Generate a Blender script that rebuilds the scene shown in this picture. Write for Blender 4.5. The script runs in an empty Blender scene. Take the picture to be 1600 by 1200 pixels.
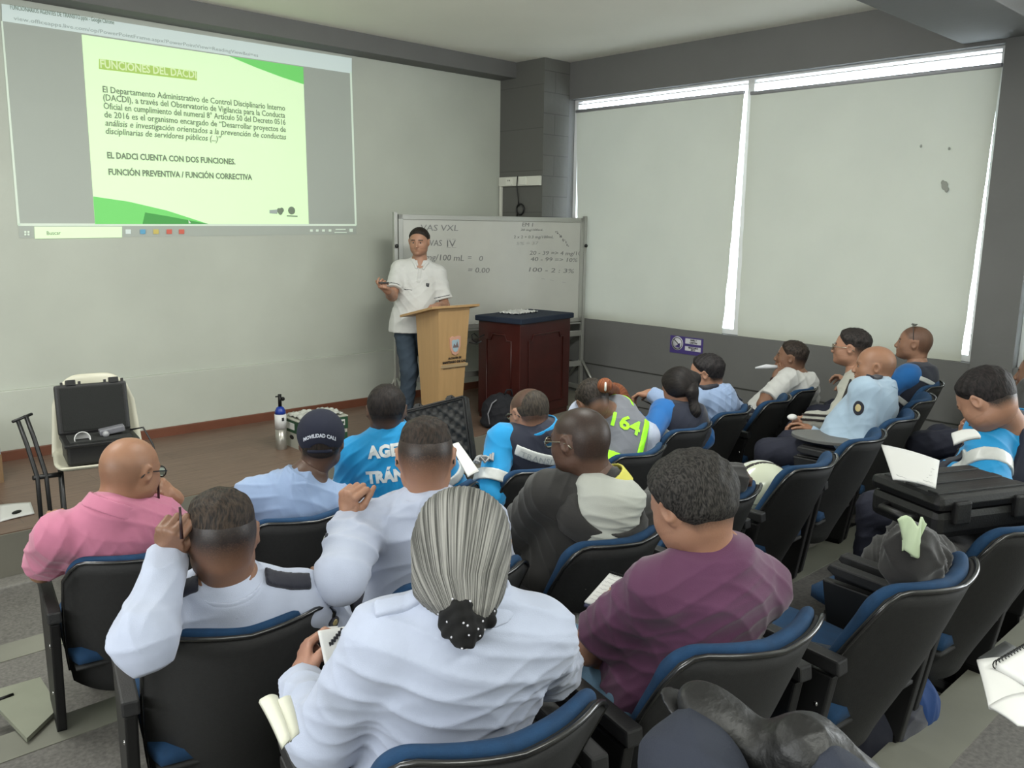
import bpy, bmesh, math, random
import numpy as np
from mathutils import Vector, Matrix
from mathutils.bvhtree import BVHTree
random.seed(7)
S = bpy.context.scene
C = S.collection
R_ = math.radians

# ---------------------------------------------------------------- camera
CAM_H = 1.75
PITCH, ROLL, YAW = -0.18299633, 0.01407065, 0.75633798
def _basis():
    f = np.array([math.sin(YAW)*math.cos(PITCH), math.cos(YAW)*math.cos(PITCH), math.sin(PITCH)])
    rt = np.array([math.cos(YAW), -math.sin(YAW), 0.0]); up = np.cross(rt, f)
    r2 = rt*math.cos(ROLL)+up*math.sin(ROLL); u2 = -rt*math.sin(ROLL)+up*math.cos(ROLL)
    return r2, u2, f
CR, CU, CF = _basis()
FPX = 1337.0
cam = bpy.data.cameras.new('camera'); cam_o = bpy.data.objects.new('camera', cam); C.objects.link(cam_o)
m = Matrix(((CR[0], CU[0], -CF[0], 0), (CR[1], CU[1], -CF[1], 0), (CR[2], CU[2], -CF[2], CAM_H), (0, 0, 0, 1)))
cam_o.matrix_world = m
cam.sensor_width = 36; cam.lens = 36*FPX/1600; cam.clip_start = 0.05
S.camera = cam_o
def ray(px, py):
    return CR*((px-800)/FPX) - CU*((py-600)/FPX) + CF
def at(px, py, depth):
    return np.array([0, 0, CAM_H]) + ray(px, py)*depth
def atY(px, py, Y):
    d = ray(px, py); return np.array([0, 0, CAM_H]) + d*(Y/d[1])
def atX(px, py, X):
    d = ray(px, py); return np.array([0, 0, CAM_H]) + d*(X/d[0])
def atZ(px, py, Z):
    d = ray(px, py); return np.array([0, 0, CAM_H]) + d*((Z-CAM_H)/d[2])

# ---------------------------------------------------------------- light and exposure
S.view_settings.view_transform = 'Standard'; S.view_settings.look = 'None'
S.view_settings.exposure = 0.0; S.view_settings.gamma = 1.0
w = bpy.data.worlds.new('world'); S.world = w; w.use_nodes = True
w.node_tree.nodes['Background'].inputs[0].default_value = (0.86, 0.93, 1.0, 1)
w.node_tree.nodes['Background'].inputs[1].default_value = 9.0
def area(name, loc, rot, sx, sy, power, col):
    l = bpy.data.lights.new(name, 'AREA'); l.shape = 'RECTANGLE'; l.size = sx; l.size_y = sy
    l.energy = power; l.color = col
    o = bpy.data.objects.new(name, l); C.objects.link(o); o.location = loc; o.rotation_euler = rot
    return o
# unseen fill lamps added near the ceiling; the first tilts to brighten the stage
area('ceiling_light_a', (3.3, 2.7, 3.30), (R_(32), R_(-14), 0), 1.8, 0.5, 125, (0.98, 1.0, 0.94))
area('ceiling_light_b', (0.2, 4.2, 3.36), (0, 0, 0), 1.2, 0.4, 75, (0.98, 1.0, 0.94))
area('ceiling_light_c', (0.6, -1.2, 3.36), (0, 0, 0), 3.0, 0.4, 110, (0.98, 1.0, 0.94))
# unseen upward-tilted fill lamps, added before the rear right window and the left wall
area('window_light_rear', (6.2, -1.2, 1.9), (0, R_(118), 0), 1.8, 3.0, 190, (0.92, 0.97, 1.0))
area('window_light_left', (-3.0, 1.5, 2.0), (0, R_(-115), 0), 1.8, 4.0, 250, (0.95, 0.98, 1.0))

# ---------------------------------------------------------------- materials
def srgb(h):
    if isinstance(h, str):
        c = [int(h[i:i+2], 16)/255 for i in (0, 2, 4)]
    else: c = h
    return tuple((x/12.92 if x <= .04045 else ((x+.055)/1.055)**2.4) for x in c)
MATS = {}
def mat(name, col, rough=0.6, metal=0, noise=0.0, nscale=8, bump=0.0, bscale=60, spec=0.5, emit=0, trans=0, sheen=0, alpha=1):
    if name in MATS: return MATS[name]
    m = bpy.data.materials.new(name); m.use_nodes = True; nt = m.node_tree; b = nt.nodes['Principled BSDF']
    c = (*srgb(col), 1)
    b.inputs['Base Color'].default_value = c; b.inputs['Roughness'].default_value = rough
    b.inputs['Metallic'].default_value = metal; b.inputs['Specular IOR Level'].default_value = spec
    b.inputs['Alpha'].default_value = alpha
    b.inputs['Transmission Weight'].default_value = trans
    b.inputs['Sheen Weight'].default_value = sheen
    if emit:
        b.inputs['Emission Color'].default_value = c; b.inputs['Emission Strength'].default_value = emit
    tc = nt.nodes.new('ShaderNodeTexCoord')
    if noise:
        n = nt.nodes.new('ShaderNodeTexNoise'); n.inputs['Scale'].default_value = nscale; n.inputs['Detail'].default_value = 5
        nt.links.new(tc.outputs['Object'], n.inputs['Vector'])
        mx = nt.nodes.new('ShaderNodeMix'); mx.data_type = 'RGBA'
        mx.inputs[6].default_value = tuple(x*(1-noise) for x in c[:3])+(1,); mx.inputs[7].default_value = tuple(min(1, x*(1+noise)) for x in c[:3])+(1,)
        cr = nt.nodes.new('ShaderNodeMapRange'); cr.inputs[1].default_value = .3; cr.inputs[2].default_value = .7
        nt.links.new(n.outputs[0], cr.inputs[0]); nt.links.new(cr.outputs[0], mx.inputs[0]); nt.links.new(mx.outputs[2], b.inputs['Base Color'])
    if bump:
        n = nt.nodes.new('ShaderNodeTexNoise'); n.inputs['Scale'].default_value = bscale; n.inputs['Detail'].default_value = 4
        nt.links.new(tc.outputs['Object'], n.inputs['Vector'])
        bp = nt.nodes.new('ShaderNodeBump'); bp.inputs['Strength'].default_value = bump; bp.inputs['Distance'].default_value = .01
        nt.links.new(n.outputs[0], bp.inputs['Height']); nt.links.new(bp.outputs[0], b.inputs['Normal'])
    MATS[name] = m
    return m
def attr_mat(name, base, other, rough=.5, streak=False, spec=.4, sss=0, bump=.3):
    """base colour mixed to other by the vertex attribute 'tint' (hair roots, lips, stubble)"""
    if name in MATS: return MATS[name]
    m = bpy.data.materials.new(name); m.use_nodes = True; nt = m.node_tree; b = nt.nodes['Principled BSDF']
    b.inputs['Roughness'].default_value = rough+(.12 if streak else 0); b.inputs['Specular IOR Level'].default_value = spec*(.6 if streak else 1)
    if sss: b.inputs['Subsurface Weight'].default_value = sss; b.inputs['Subsurface Scale'].default_value = .01
    a = nt.nodes.new('ShaderNodeAttribute'); a.attribute_name = 'tint'
    mx = nt.nodes.new('ShaderNodeMix'); mx.data_type = 'RGBA'
    mx.inputs[6].default_value = (*srgb(base), 1); mx.inputs[7].default_value = (*srgb(other), 1)
    n = nt.nodes.new('ShaderNodeTexNoise'); n.inputs['Detail'].default_value = 4
    if streak:
        s = nt.nodes.new('ShaderNodeAttribute'); s.attribute_name = 'flow'
        nt.links.new(s.outputs['Vector'], n.inputs['Vector']); n.inputs['Scale'].default_value = 1.0
        nt.links.new(n.outputs[0], mx.inputs[0])
        mr = nt.nodes.new('ShaderNodeMapRange'); mr.inputs[1].default_value = .38; mr.inputs[2].default_value = .62
        nt.links.new(n.outputs[0], mr.inputs[0]); nt.links.new(mr.outputs[0], mx.inputs[0])
    else:
        tc = nt.nodes.new('ShaderNodeTexCoord'); nt.links.new(tc.outputs['Object'], n.inputs['Vector']); n.inputs['Scale'].default_value = 260
        mm = nt.nodes.new('ShaderNodeMath'); mm.operation = 'MULTIPLY'
        nt.links.new(a.outputs['Fac'], mm.inputs[0])
        mr = nt.nodes.new('ShaderNodeMapRange'); mr.inputs[1].default_value = .3; mr.inputs[2].default_value = .55; mr.inputs[3].default_value = .8
        nt.links.new(n.outputs[0], mr.inputs[0]); nt.links.new(mr.outputs[0], mm.inputs[1]); nt.links.new(mm.outputs[0], mx.inputs[0])
    bp = nt.nodes.new('ShaderNodeBump'); bp.inputs['Strength'].default_value = bump; bp.inputs['Distance'].default_value = .004
    nt.links.new(n.outputs[0], bp.inputs['Height']); nt.links.new(bp.outputs[0], b.inputs['Normal'])
    nt.links.new(mx.outputs[2], b.inputs['Base Color'])
    MATS[name] = m
    return m

# ---------------------------------------------------------------- object helpers
def finish(o, parent=None, label=None, cat=None, group=None, kind=None):
    if parent is not None: o.parent = parent
    if label: o['label'] = label
    if cat: o['category'] = cat
    if group: o['group'] = group
    if kind: o['kind'] = kind
    return o
def link(name, me, material=None, parent=None, smooth=False, **k):
    o = bpy.data.objects.new(name, me); C.objects.link(o)
    if material is not None:
        for mt in (material if isinstance(material, (list, tuple)) else [material]): me.materials.append(mt)
    if smooth:
        me.polygons.foreach_set('use_smooth', [True]*len(me.polygons)); 
    return finish(o, parent, **k)
def thing(name, label, cat, loc=(0, 0, 0), yaw=0, group=None):
    o = bpy.data.objects.new(name, None); C.objects.link(o); o.empty_display_size = .1
    o.location = loc; o.rotation_euler = (0, 0, yaw)
    return finish(o, None, label, cat, group)
class MB:
    def __init__(s): s.b = bmesh.new()
    def box(s, lo, hi, M=None, bev=0, mi=0):
        r = bmesh.ops.create_cube(s.b, size=1)
        c = (Vector(lo)+Vector(hi))/2; d = Vector(hi)-Vector(lo)
        for v in r['verts']: v.co = Vector((v.co.x*d.x, v.co.y*d.y, v.co.z*d.z))+c
        vs = r['verts']
        fs = {f for v in vs for f in v.link_faces}
        if bev:
            es = list({e for v in vs for e in v.link_edges})
            q = bmesh.ops.bevel(s.b, geom=es, offset=bev, segments=2, affect='EDGES', profile=.6)
            fs = set(q['faces']) | {f for f in fs if f.is_valid}
            vs = list({v for f in fs for v in f.verts})
        for f in fs: f.material_index = mi
        if M is not None: bmesh.ops.transform(s.b, matrix=M, verts=vs)
        return s
    def tube(s, pts, r, n=8, closed=False, mi=0):
        pts = [Vector(p) for p in pts]; rs = r if isinstance(r, (list, tuple)) else [r]*len(pts)
        rings = []; ref = None; N = len(pts)
        for i, p in enumerate(pts):
            if closed: t = (pts[(i+1) % N]-pts[i-1]).normalized()
            else: t = (pts[min(i+1, N-1)]-pts[max(i-1, 0)]).normalized()
            if ref is None:
                ref = Vector((0, 0, 1)) if abs(t.z) < .9 else Vector((1, 0, 0))
            a = t.cross(ref).normalized(); b2 = a.cross(t).normalized(); ref = b2
            rings.append([s.b.verts.new(p+a*math.cos(2*math.pi*j/n)*rs[i]+b2*math.sin(2*math.pi*j/n)*rs[i]) for j in range(n)])
        for i in range(N if closed else N-1):
            A, B = rings[i], rings[(i+1) % N]
            for j in range(n):
                f = s.b.faces.new((A[j], A[(j+1) % n], B[(j+1) % n], B[j])); f.smooth = True; f.material_index = mi
        if not closed:
            for rg in (rings[0][::-1], rings[-1]):
                f = s.b.faces.new(rg); f.material_index = mi
        return s
    def lathe(s, prof, n=24, M=None, mi=0):
        rings = []
        for r, z in prof:
            rings.append([s.b.verts.new((r*math.cos(2*math.pi*j/n), r*math.sin(2*math.pi*j/n), z)) for j in range(n)] if r > 1e-6 else [s.b.verts.new((0, 0, z))])
        for A, B in zip(rings, rings[1:]):
            for j in range(n):
                a = [A[j % len(A)], A[(j+1) % len(A)], B[(j+1) % len(B)], B[j % len(B)]]
                a = [v for i, v in enumerate(a) if v not in a[:i]]
                if len(a) > 2:
                    try: f = s.b.faces.new(a); f.smooth = True; f.material_index = mi
                    except ValueError: pass
        if M is not None: bmesh.ops.transform(s.b, matrix=M, verts=[v for rg in rings for v in rg])
        return s
    def prism(s, poly, axis, lo, hi, M=None, mi=0, bev=0):
        """poly: 2D points in the two other axes"""
        def P(u, v, w): return {0: (w, u, v), 1: (u, w, v), 2: (u, v, w)}[axis]
        A = [s.b.verts.new(P(u, v, lo)) for u, v in poly]; B = [s.b.verts.new(P(u, v, hi)) for u, v in poly]
        fs = [s.b.faces.new(A[::-1]), s.b.faces.new(B)]
        n = len(poly)
        for i in range(n): fs.append(s.b.faces.new((A[i], A[(i+1) % n], B[(i+1) % n], B[i])))
        for f in fs: f.material_index = mi
        if bev:
            es = list({e for f in fs for e in f.edges})
            bmesh.ops.bevel(s.b, geom=es, offset=bev, segments=2, affect='EDGES', profile=.6)
            if M is not None: bmesh.ops.transform(s.b, matrix=M, verts=s.b.verts)
        elif M is not None: bmesh.ops.transform(s.b, matrix=M, verts=A+B)
        return s
    def grid(s, fn, nu, nv, mi=0):
        V = [[s.b.verts.new(fn(i/nu, j/nv)) for j in range(nv+1)] for i in range(nu+1)]
        for i in range(nu):
            for j in range(nv):
                f = s.b.faces.new((V[i][j], V[i+1][j], V[i+1][j+1], V[i][j+1])); f.smooth = True; f.material_index = mi
        return s
    def ball(s, c, r, M=None, u=14, v=9, mi=0):
        r = (r, r, r) if not isinstance(r, (tuple, list)) else r
        q = bmesh.ops.create_uvsphere(s.b, u_segments=u, v_segments=v, radius=1)
        for x in q['verts']: x.co = Vector((x.co.x*r[0], x.co.y*r[1], x.co.z*r[2]))
        if M is not None: bmesh.ops.transform(s.b, matrix=M, verts=q['verts'])
        for x in q['verts']: x.co += Vector(c)
        for f in {f for x in q['verts'] for f in x.link_faces}: f.smooth = True; f.material_index = mi
        return s
    def build(s, name, material=None, parent=None, solid=0, **k):
        bmesh.ops.recalc_face_normals(s.b, faces=s.b.faces)
        me = bpy.data.meshes.new(name); s.b.to_mesh(me); s.b.free()
        o = link(name, me, material, parent, **k)
        if solid:
            md = o.modifiers.new('thick', 'SOLIDIFY'); md.thickness = solid; md.offset = 0
        return o
def text_mesh(body, size, bold=0.0, align='LEFT', shear=0, spacing=1, wspace=1):
    c = bpy.data.curves.new('t', 'FONT'); c.body = body; c.size = size; c.offset = bold; c.align_x = align
    c.resolution_u = 2; c.shear = shear; c.space_character = spacing; c.space_word = wspace; c.extrude = .0006
    o = bpy.data.objects.new('t', c); C.objects.link(o)
    dg = bpy.context.evaluated_depsgraph_get(); dg.update()
    me = bpy.data.meshes.new_from_object(o.evaluated_get(dg)); bpy.data.objects.remove(o)
    return me
def xform(o, origin, right, up):
    """place local x,y along right,up (z = right x up)"""
    r = Vector(right).normalized(); u = Vector(up).normalized(); n = r.cross(u).normalized(); u = n.cross(r)
    o.matrix_world = Matrix(((r.x, u.x, n.x, origin[0]), (r.y, u.y, n.y, origin[1]), (r.z, u.z, n.z, origin[2]), (0, 0, 0, 1)))
    return o
def bake(o):
    o.data.transform(o.matrix_world); o.matrix_world = Matrix()
    return o
# ---------------------------------------------------------------- room
WY, WX, CZ = 6.97, 6.72, 3.40
wall_white = mat('painted_wall', (.715, .73, .69), .75, noise=.06, nscale=1.3, bump=.08, bscale=25)
grey_paint = mat('grey_paint', (.395, .395, .39), .7, noise=.05, nscale=2, bump=.1, bscale=30)
ceil_m = mat('ceiling_paint', (.93, .92, .88), .85, noise=.03, nscale=1, bump=.05)
conc = mat('granite_floor', (.37, .36, .345), .6, noise=.3, nscale=70, bump=.12, bscale=90)
paint_m = mat('painted_cement', (.44, .44, .40), .5, noise=.12, nscale=3, bump=.08, bscale=12)
riser_m = mat('stage_riser_paint', (.44, .43, .39), .6, noise=.08, nscale=3)
black = mat('black_plastic', (.06, .06, .065), .45, bump=.1, bscale=150)
dark = mat('dark_metal', (.09, .09, .09), .4, metal=.6)
chrome = mat('chrome', (.8, .8, .8), .2, metal=1)
alu = mat('brushed_aluminium', (.66, .66, .64), .4, metal=.55)
white_pl = mat('white_plastic', (.82, .82, .78), .45)
paper = mat('white_paper', (.80, .80, .79), .8)
ink = mat('dark_print', (.15, .15, .17), .7)
def wood_mat():
    m = mat('stage_laminate', (.42, .335, .285), .42)
    nt = m.node_tree; b = nt.nodes['Principled BSDF']
    tc = nt.nodes.new('ShaderNodeTexCoord'); mp = nt.nodes.new('ShaderNodeMapping'); mp.inputs['Scale'].default_value = (1.2, 14, 1)
    n = nt.nodes.new('ShaderNodeTexNoise'); n.inputs['Scale'].default_value = 4; n.inputs['Detail'].default_value = 6
    r = nt.nodes.new('ShaderNodeValToRGB'); r.color_ramp.elements[0].position = .3; r.color_ramp.elements[1].position = .7
    r.color_ramp.elements[0].color = (*srgb((.385, .305, .26)), 1); r.color_ramp.elements[1].color = (*srgb((.47, .385, .33)), 1)
    br = nt.nodes.new('ShaderNodeTexBrick'); br.inputs['Scale'].default_value = 1; br.inputs['Brick Width'].default_value = 1.2; br.inputs['Row Height'].default_value = .2
    br.inputs['Mortar Size'].default_value = .002; br.inputs['Color1'].default_value = (1, 1, 1, 1); br.inputs['Color2'].default_value = (.9, .9, .9, 1); br.inputs['Mortar'].default_value = (.6, .55, .5, 1)
    mx = nt.nodes.new('ShaderNodeMix'); mx.data_type = 'RGBA'; mx.blend_type = 'MULTIPLY'; mx.inputs[0].default_value = 1
    nt.links.new(tc.outputs['Object'], mp.inputs[0]); nt.links.new(mp.outputs[0], n.inputs[0]); nt.links.new(n.outputs[0], r.inputs[0])
    nt.links.new(tc.outputs['Object'], br.inputs[0]); nt.links.new(r.outputs[0], mx.inputs[6]); nt.links.new(br.outputs[0], mx.inputs[7]); nt.links.new(mx.outputs[2], b.inputs['Base Color'])
    return m
def block_mat(name, col, bw, bh, rot=None):
    m = mat(name, col, .75, bump=.25, bscale=14)
    nt = m.node_tree; b = nt.nodes['Principled BSDF']
    tc = nt.nodes.new('ShaderNodeTexCoord'); mp = nt.nodes.new('ShaderNodeMapping'); mp.inputs['Rotation'].default_value = rot or (0, 0, 0)
    br = nt.nodes.new('ShaderNodeTexBrick'); br.inputs['Scale'].default_value = 1; br.inputs['Brick Width'].default_value = bw; br.inputs['Row Height'].default_value = bh
    c = srgb(col)
    br.inputs['Mortar Size'].default_value = .006; br.inputs['Mortar Smooth'].default_value = .5
    br.inputs['Color1'].default_value = (*c, 1); br.inputs['Color2'].default_value = (*[x*.93 for x in c], 1); br.inputs['Mortar'].default_value = (*[x*.62 for x in c], 1)
    nt.links.new(tc.outputs['Object'], mp.inputs[0]); nt.links.new(mp.outputs[0], br.inputs[0]); nt.links.new(br.outputs[0], b.inputs['Base Color'])
    return m
stage_wood = wood_mat()
def struct(name, mb, m, parent=None, **k):
    return mb.build(name, m, parent, kind='structure', **k)
L = (-.28, -.16, -.04, .08, .20)          # levels of the stepped floor, front to rear
NOSE = (4.20, 3.20, 2.05, .93)            # front edges of levels 1..4
FLOOR_Z = L
mb = MB().box((-3.2, NOSE[0]-.02, L[0]-.2), (WX, 5.3, L[0]))
for i, y in enumerate(NOSE):
    y2 = NOSE[i+1] if i < 3 else -3.5
    mb.box((-3.2, y2-.02, L[0]-.2), (WX, y, L[i+1]))
struct('floor', mb, conc)
for i, y in enumerate(NOSE):
    struct('trim_%d' % (i+1), MB().box((-3.2, y-.17, L[i+1]-.005), (WX, y+.003, L[i+1]+.003)), paint_m)
struct('trim_5', MB().box((-3.2, 5.12, L[0]-.01), (WX, 5.27, L[0]+.035), bev=.01), mat('terrazzo_curb', (.46, .45, .43), .6, noise=.2, nscale=60))
st = struct('floor_stage', MB().box((-3.2, 5.27, -.4), (WX, WY+.1, 0)), riser_m)
poly = [(-3.2, 5.285), (4.6, 5.285), (5.2, 5.40), (5.7, 5.62), (6.1, 5.93), (6.72, 6.35), (6.72, 6.98), (-3.2, 6.98)]
struct('floor_boards', MB().prism(poly, 2, -.002, .006), stage_wood)
struct('wall_front', MB().box((-3.2, WY, -.4), (WX+.3, WY+.2, CZ+.1)), wall_white)
# thicker lower band of the wall with its ledge
struct('trim_6', MB().box((-3.2, WY-.035, 0), (6.33, WY+.01, .52), bev=.008), wall_white)
struct('baseboard_front', MB().box((-3.2, WY-.055, 0), (6.33, WY-.03, .08), bev=.005), mat('skirting_tile', (.42, .25, .18), .5, noise=.1, nscale=6))
struct('ceiling', MB().box((-3.2, -3.5, CZ), (WX+.3, WY+.2, CZ+.2)), ceil_m)
struct('wall_left', MB().box((-3.4, -3.5, -.5), (-3.2, WY+.2, CZ+.2)), wall_white)
struct('wall_back', MB().box((-3.4, -3.7, -.5), (WX+.3, -3.5, CZ+.2)), wall_white)
struct('trim_7', MB().box((-3.2, WY-.24, 3.245), (6.36, WY+.02, CZ+.02), bev=.006), grey_paint)       # beam over the front wall
blk = block_mat('grey_block_wall', (.385, .385, .37), .42, .205, (R_(90), 0, 0))
blk2 = block_mat('grey_block_wall_side', (.385, .385, .37), .42, .205, (R_(90), 0, R_(90)))
def column():
    b = MB(); b.box((6.35, 6.32, -.1), (WX+.05, WY+.05, CZ+.02))
    o = b.build('wall_column', None); o.data.materials.append(blk); o.data.materials.append(blk2)
    for p in o.data.polygons: p.material_index = 1 if abs(p.normal.x) > .5 else 0
    o['kind'] = 'structure'
column()
# right wall with its two window openings
WT, WB_, Wy0, Wy1 = 3.035, .80, 2.22, 6.32
mb = MB()
mb.box((WX, -3.5, WT), (WX+.2, WY+.2, CZ+.02)); mb.box((WX, -3.5, -.5), (WX+.2, WY+.2, WB_))
mb.box((WX, Wy1, WB_), (WX+.2, WY+.2, WT)); mb.box((WX, 1.93, WB_), (WX+.2, Wy0, WT)); mb.box((WX, -3.5, WB_), (WX+.2, -2.4, WT))
struct('wall_right', mb, grey_paint)
struct('trim_8', MB().box((WX-.02, 1.93, -.1), (WX+.01, Wy0-.005, CZ), bev=.004), grey_paint)
struct('trim_9', MB().box((-3.2, 1.93, 3.06), (WX, 2.5, CZ+.01), bev=.01), grey_paint)      # cross beam
for k, z in enumerate((.33, -.03)):
    struct('trim_%d' % (10+k), MB().box((WX-.004, 2.24, z-.006), (WX+.002, 6.3, z+.006)), mat('wall_groove', (.2, .2, .19), .9))
for n, (y0, y1) in enumerate(((Wy0, Wy1), (-2.4, 1.93))):
    fr = MB(); t = .045
    ym = 4.25 if n == 0 else -.2
    for a, b_ in ((y0, y0+t), (y1-t, y1), (ym-.03, ym+.03)): fr.box((WX+.09, a, WB_), (WX+.14, b_, WT))
    for a, b_ in ((WB_, WB_+t), (WT-.018, WT), (WT-.05, WT-.04)): fr.box((WX+.088, y0, a), (WX+.142, y1, b_))
    f = struct('window_%d' % (n+1), fr, mat('window_frame', (.8, .8, .8), .4))
    g = MB().box((WX+.11, y0, WB_), (WX+.115, y1, WT)).build('pane', mat('window_glass', (.95, .97, .97), .03, trans=1), f)
# roller blinds
def blind(label, y0t, y1t, y0b, y1b, ztop, zbot, x=WX+.035, seed=0):
    t = thing('roller_blind', label, 'blind', (x, (y0t+y1t)/2, ztop))
    fab = mat('blind_fabric', (.70, .71, .66), .9, noise=.03, nscale=2, bump=.05, bscale=300)
    nt = fab.node_tree; b = nt.nodes['Principled BSDF']
    if not any(n.type == 'BSDF_TRANSLUCENT' for n in nt.nodes):
        tr = nt.nodes.new('ShaderNodeBsdfTranslucent'); tr.inputs[0].default_value = (.80, .82, .74, 1); mx = nt.nodes.new('ShaderNodeMixShader'); mx.inputs[0].default_value = .05
        out = nt.nodes['Material Output']; nt.links.new(b.outputs[0], mx.inputs[1]); nt.links.new(tr.outputs[0], mx.inputs[2]); nt.links.new(mx.outputs[0], out.inputs[0])
    rr = random.Random(seed)
    ph = [rr.uniform(0, 6) for _ in range(4)]
    cy = (y0t+y1t)/2
    def fn(u, v):
        a = y0t+(y1t-y0t)*u; bb = y0b+(y1b-y0b)*u
        y = a+(bb-a)*v; z = ztop+(zbot-ztop)*v
        edge = min(u, 1-u)
        dx = .010*math.sin(u*7+ph[0]+v*3)*v+.006*math.sin(u*19+ph[1]-v*5)*v + (.007*math.sin(v*40+ph[2])*max(0, 1-edge*25))*v
        return (dx-.0, y-cy, z-ztop)
    MB().grid(fn, 40, 40).build('fabric', fab, t)
    MB().tube([(0.0, y0t-cy, .01), (0.0, y1t-cy, .01)], .016, 12).build('roller', mat('blind_tube', (.62, .62, .64), .5), t)
    MB().tube([(0, y0b-cy, zbot-ztop), (0, y1b-cy, zbot-ztop)], .007, 8).build('bottom_bar', mat('blind_bar', (.72, .73, .68), .6), t)
    return t
blind('large pale roller blind nearest the corner column, left of the light gap', 4.28, 6.25, 4.36, 6.14, 2.905, .735, seed=1)
blind('widest pale roller blind, with small stains, right of the light gap', 2.235, 4.21, 2.30, 4.20, 2.885, .735, x=WX+.028, seed=2)
blind('pale roller blind beyond the grey pillar at the right edge', -2.3, 1.90, -2.3, 1.88, 2.9, .66, seed=3)
stain = MB()
for (px, py, r) in ((1475, 290, .022), (1478, 296, .014), (1472, 285, .012), (1438, 228, .008), (1482, 232, .008)):
    p = atX(px, py, WX); stain.ball((WX+.012, p[1], p[2]), (.0015, r, r*1.5), u=10, v=6)
o = stain.build('blind_stain', mat('stain', (.56, .57, .54), .9))
finish(o, None, 'small grey smudges on the wide right roller blind', 'stain')

# ---------------------------------------------------------------- projected picture: projector light put into emissive panels on the wall
def wp(px, py, d=0): 
    p = atY(px, py, WY); return (p[0], WY-d, p[2])
def emat(name, col, e, base=(.74, .74, .70)):
    m = mat(name, base, .8); b = m.node_tree.nodes['Principled BSDF']
    b.inputs['Emission Color'].default_value = (*srgb(col), 1); b.inputs['Emission Strength'].default_value = e
    return m
proj = thing('projected_slide', 'projected computer screen with green and white slide on front wall', 'projection', (3.1, WY-.002, 1.62))
def pquad(name, pts, m, d, parent=proj, lab=None):
    b = MB(); vs = [wp(x, y, d) for x, y in pts]
    A = [b.b.verts.new(Vector(v)-proj.location) for v in vs]; b.b.faces.new(A)
    o = b.build(name, m, parent)
    if lab: o['label'] = lab
    return o
e_gray = emat('projection_grey', (.58, .62, .60), .10, (.66, .68, .65)); e_slide = emat('projection_slide', (.80, .99, .70), .60)
e_bar = emat('projection_bar', (.78, .90, .92), .40); e_green = emat('projection_green', (.38, .88, .36), .45, (.45, .68, .43))
e_green2 = emat('projection_green_dark', (.20, .66, .22), .30, (.32, .56, .33)); e_txt = emat('projection_text', (.45, .52, .42), .22, (.46, .50, .44))
e_hl = emat('projection_highlight', (.62, .78, .30), .42, (.62, .70, .42)); e_line = emat('projection_line', (.8, .92, .84), .42); e_hltx = emat('projection_heading_text', (.80, .95, .55), .5)
e_faint = emat('projection_faint', (.62, .7, .68), .3, (.6, .62, .6)); e_blue = emat('projection_icon_blue', (.2, .6, .8), .25, (.4, .6, .7)); e_red = emat('projection_icon_red', (.9, .3, .2), .25, (.7, .4, .35)); e_yel = emat('projection_icon_yellow', (.85, .75, .3), .25, (.7, .65, .4))
pquad('screen_area', [(2, 8), (548, 92), (557, 366), (30, 372)], e_gray, .003, lab='grey desktop area of the projected screen')
pquad('window_bar', [(2, 6), (549, 91), (549, 115), (3, 33)], e_bar, .006, lab='pale blue browser bar across the top')
pquad('frame_line', [(1, 33), (4, 33), (31, 352), (27, 352)], e_line, .006)
pquad('frame_line', [(28, 349), (556, 350), (556, 353), (28, 353)], e_line, .006)
pquad('frame_line', [(546, 112), (549, 112), (557, 352), (554, 352)], e_line, .006)
pquad('slide_page', [(127, 54), (473, 105), (482, 350), (148, 350)], e_slide, .006, lab='white slide page tinted green')
pquad('slide_corner', [(357, 88), (400, 94), (473, 105), (474, 132), (440, 121), (400, 106)], e_green, .009, lab='green wave at the top right of the slide')
pquad('slide_corner', [(145, 307), (200, 315), (260, 329), (325, 350), (148, 350)], e_green, .009, lab='green wave at the bottom left of the slide')
pquad('slide_corner', [(226, 332), (262, 338), (325, 350), (222, 350)], e_green2, .011)
pquad('heading_highlight', [(154, 92), (307, 112), (307, 126), (154, 108)], e_hl, .009)
pquad('search_box', [(53, 354), (190, 354), (190, 371), (54, 373)], e_slide, .009, lab='pale search box on the taskbar')
def ptext(body, p0, p1, capx, m, d=.012, bold=0, shear=0, name='text_line', track=1):
    a = Vector(wp(*p0, d)); b = Vector(wp(*p1, d)); 
    capm = capx*((a+b)/2-Vector((0, 0, CAM_H))).length/FPX*.95
    me = text_mesh(body, capm/.72, bold=bold*capm, shear=shear, wspace=track)
    xs = [v.co.x for v in me.vertices]; x0 = min(xs); wdt = max(xs)-x0; k = (b-a).length/wdt
    for v in me.vertices: v.co.x = (v.co.x-x0)*k
    o = link(name, me, m); xform(o, a, b-a, Vector((0, 0, 1))); bake(o)
    for v in o.data.vertices: v.co -= proj.location
    o.parent = proj
    return o
def z1(x, y): return (x/2.857, y/2.857)
ptext('FUNCIONES DEL DACDI', z1(446, 302), z1(874, 350), 11, e_hltx, bold=.035)
for body, a, b_, sh in (('El Departamento Administrativo de Control Disciplinario Interno', (457, 412), (1270, 495), 0),
        ('(DACDI), a través del Observatorio de Vigilancia para la Conducta', (459, 448), (1270, 527), 0),
        ('Oficial en cumplimiento del numeral 8° Artículo 50 del Decreto 0516', (461, 486), (1272, 558), 0),
        ('de 2016 es el organismo encargado de “Desarrollar proyectos de', (464, 524), (1273, 590), 0),
        ('análisis e investigación orientados a la prevención de conductas', (468, 561), (1275, 623), .2),
        ('disciplinarias de servidores públicos (...)”', (470, 597), (985, 633), .2)):
    ptext(body, z1(*a), z1(*b_), 8.6, e_txt, bold=.012, shear=sh)
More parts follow.
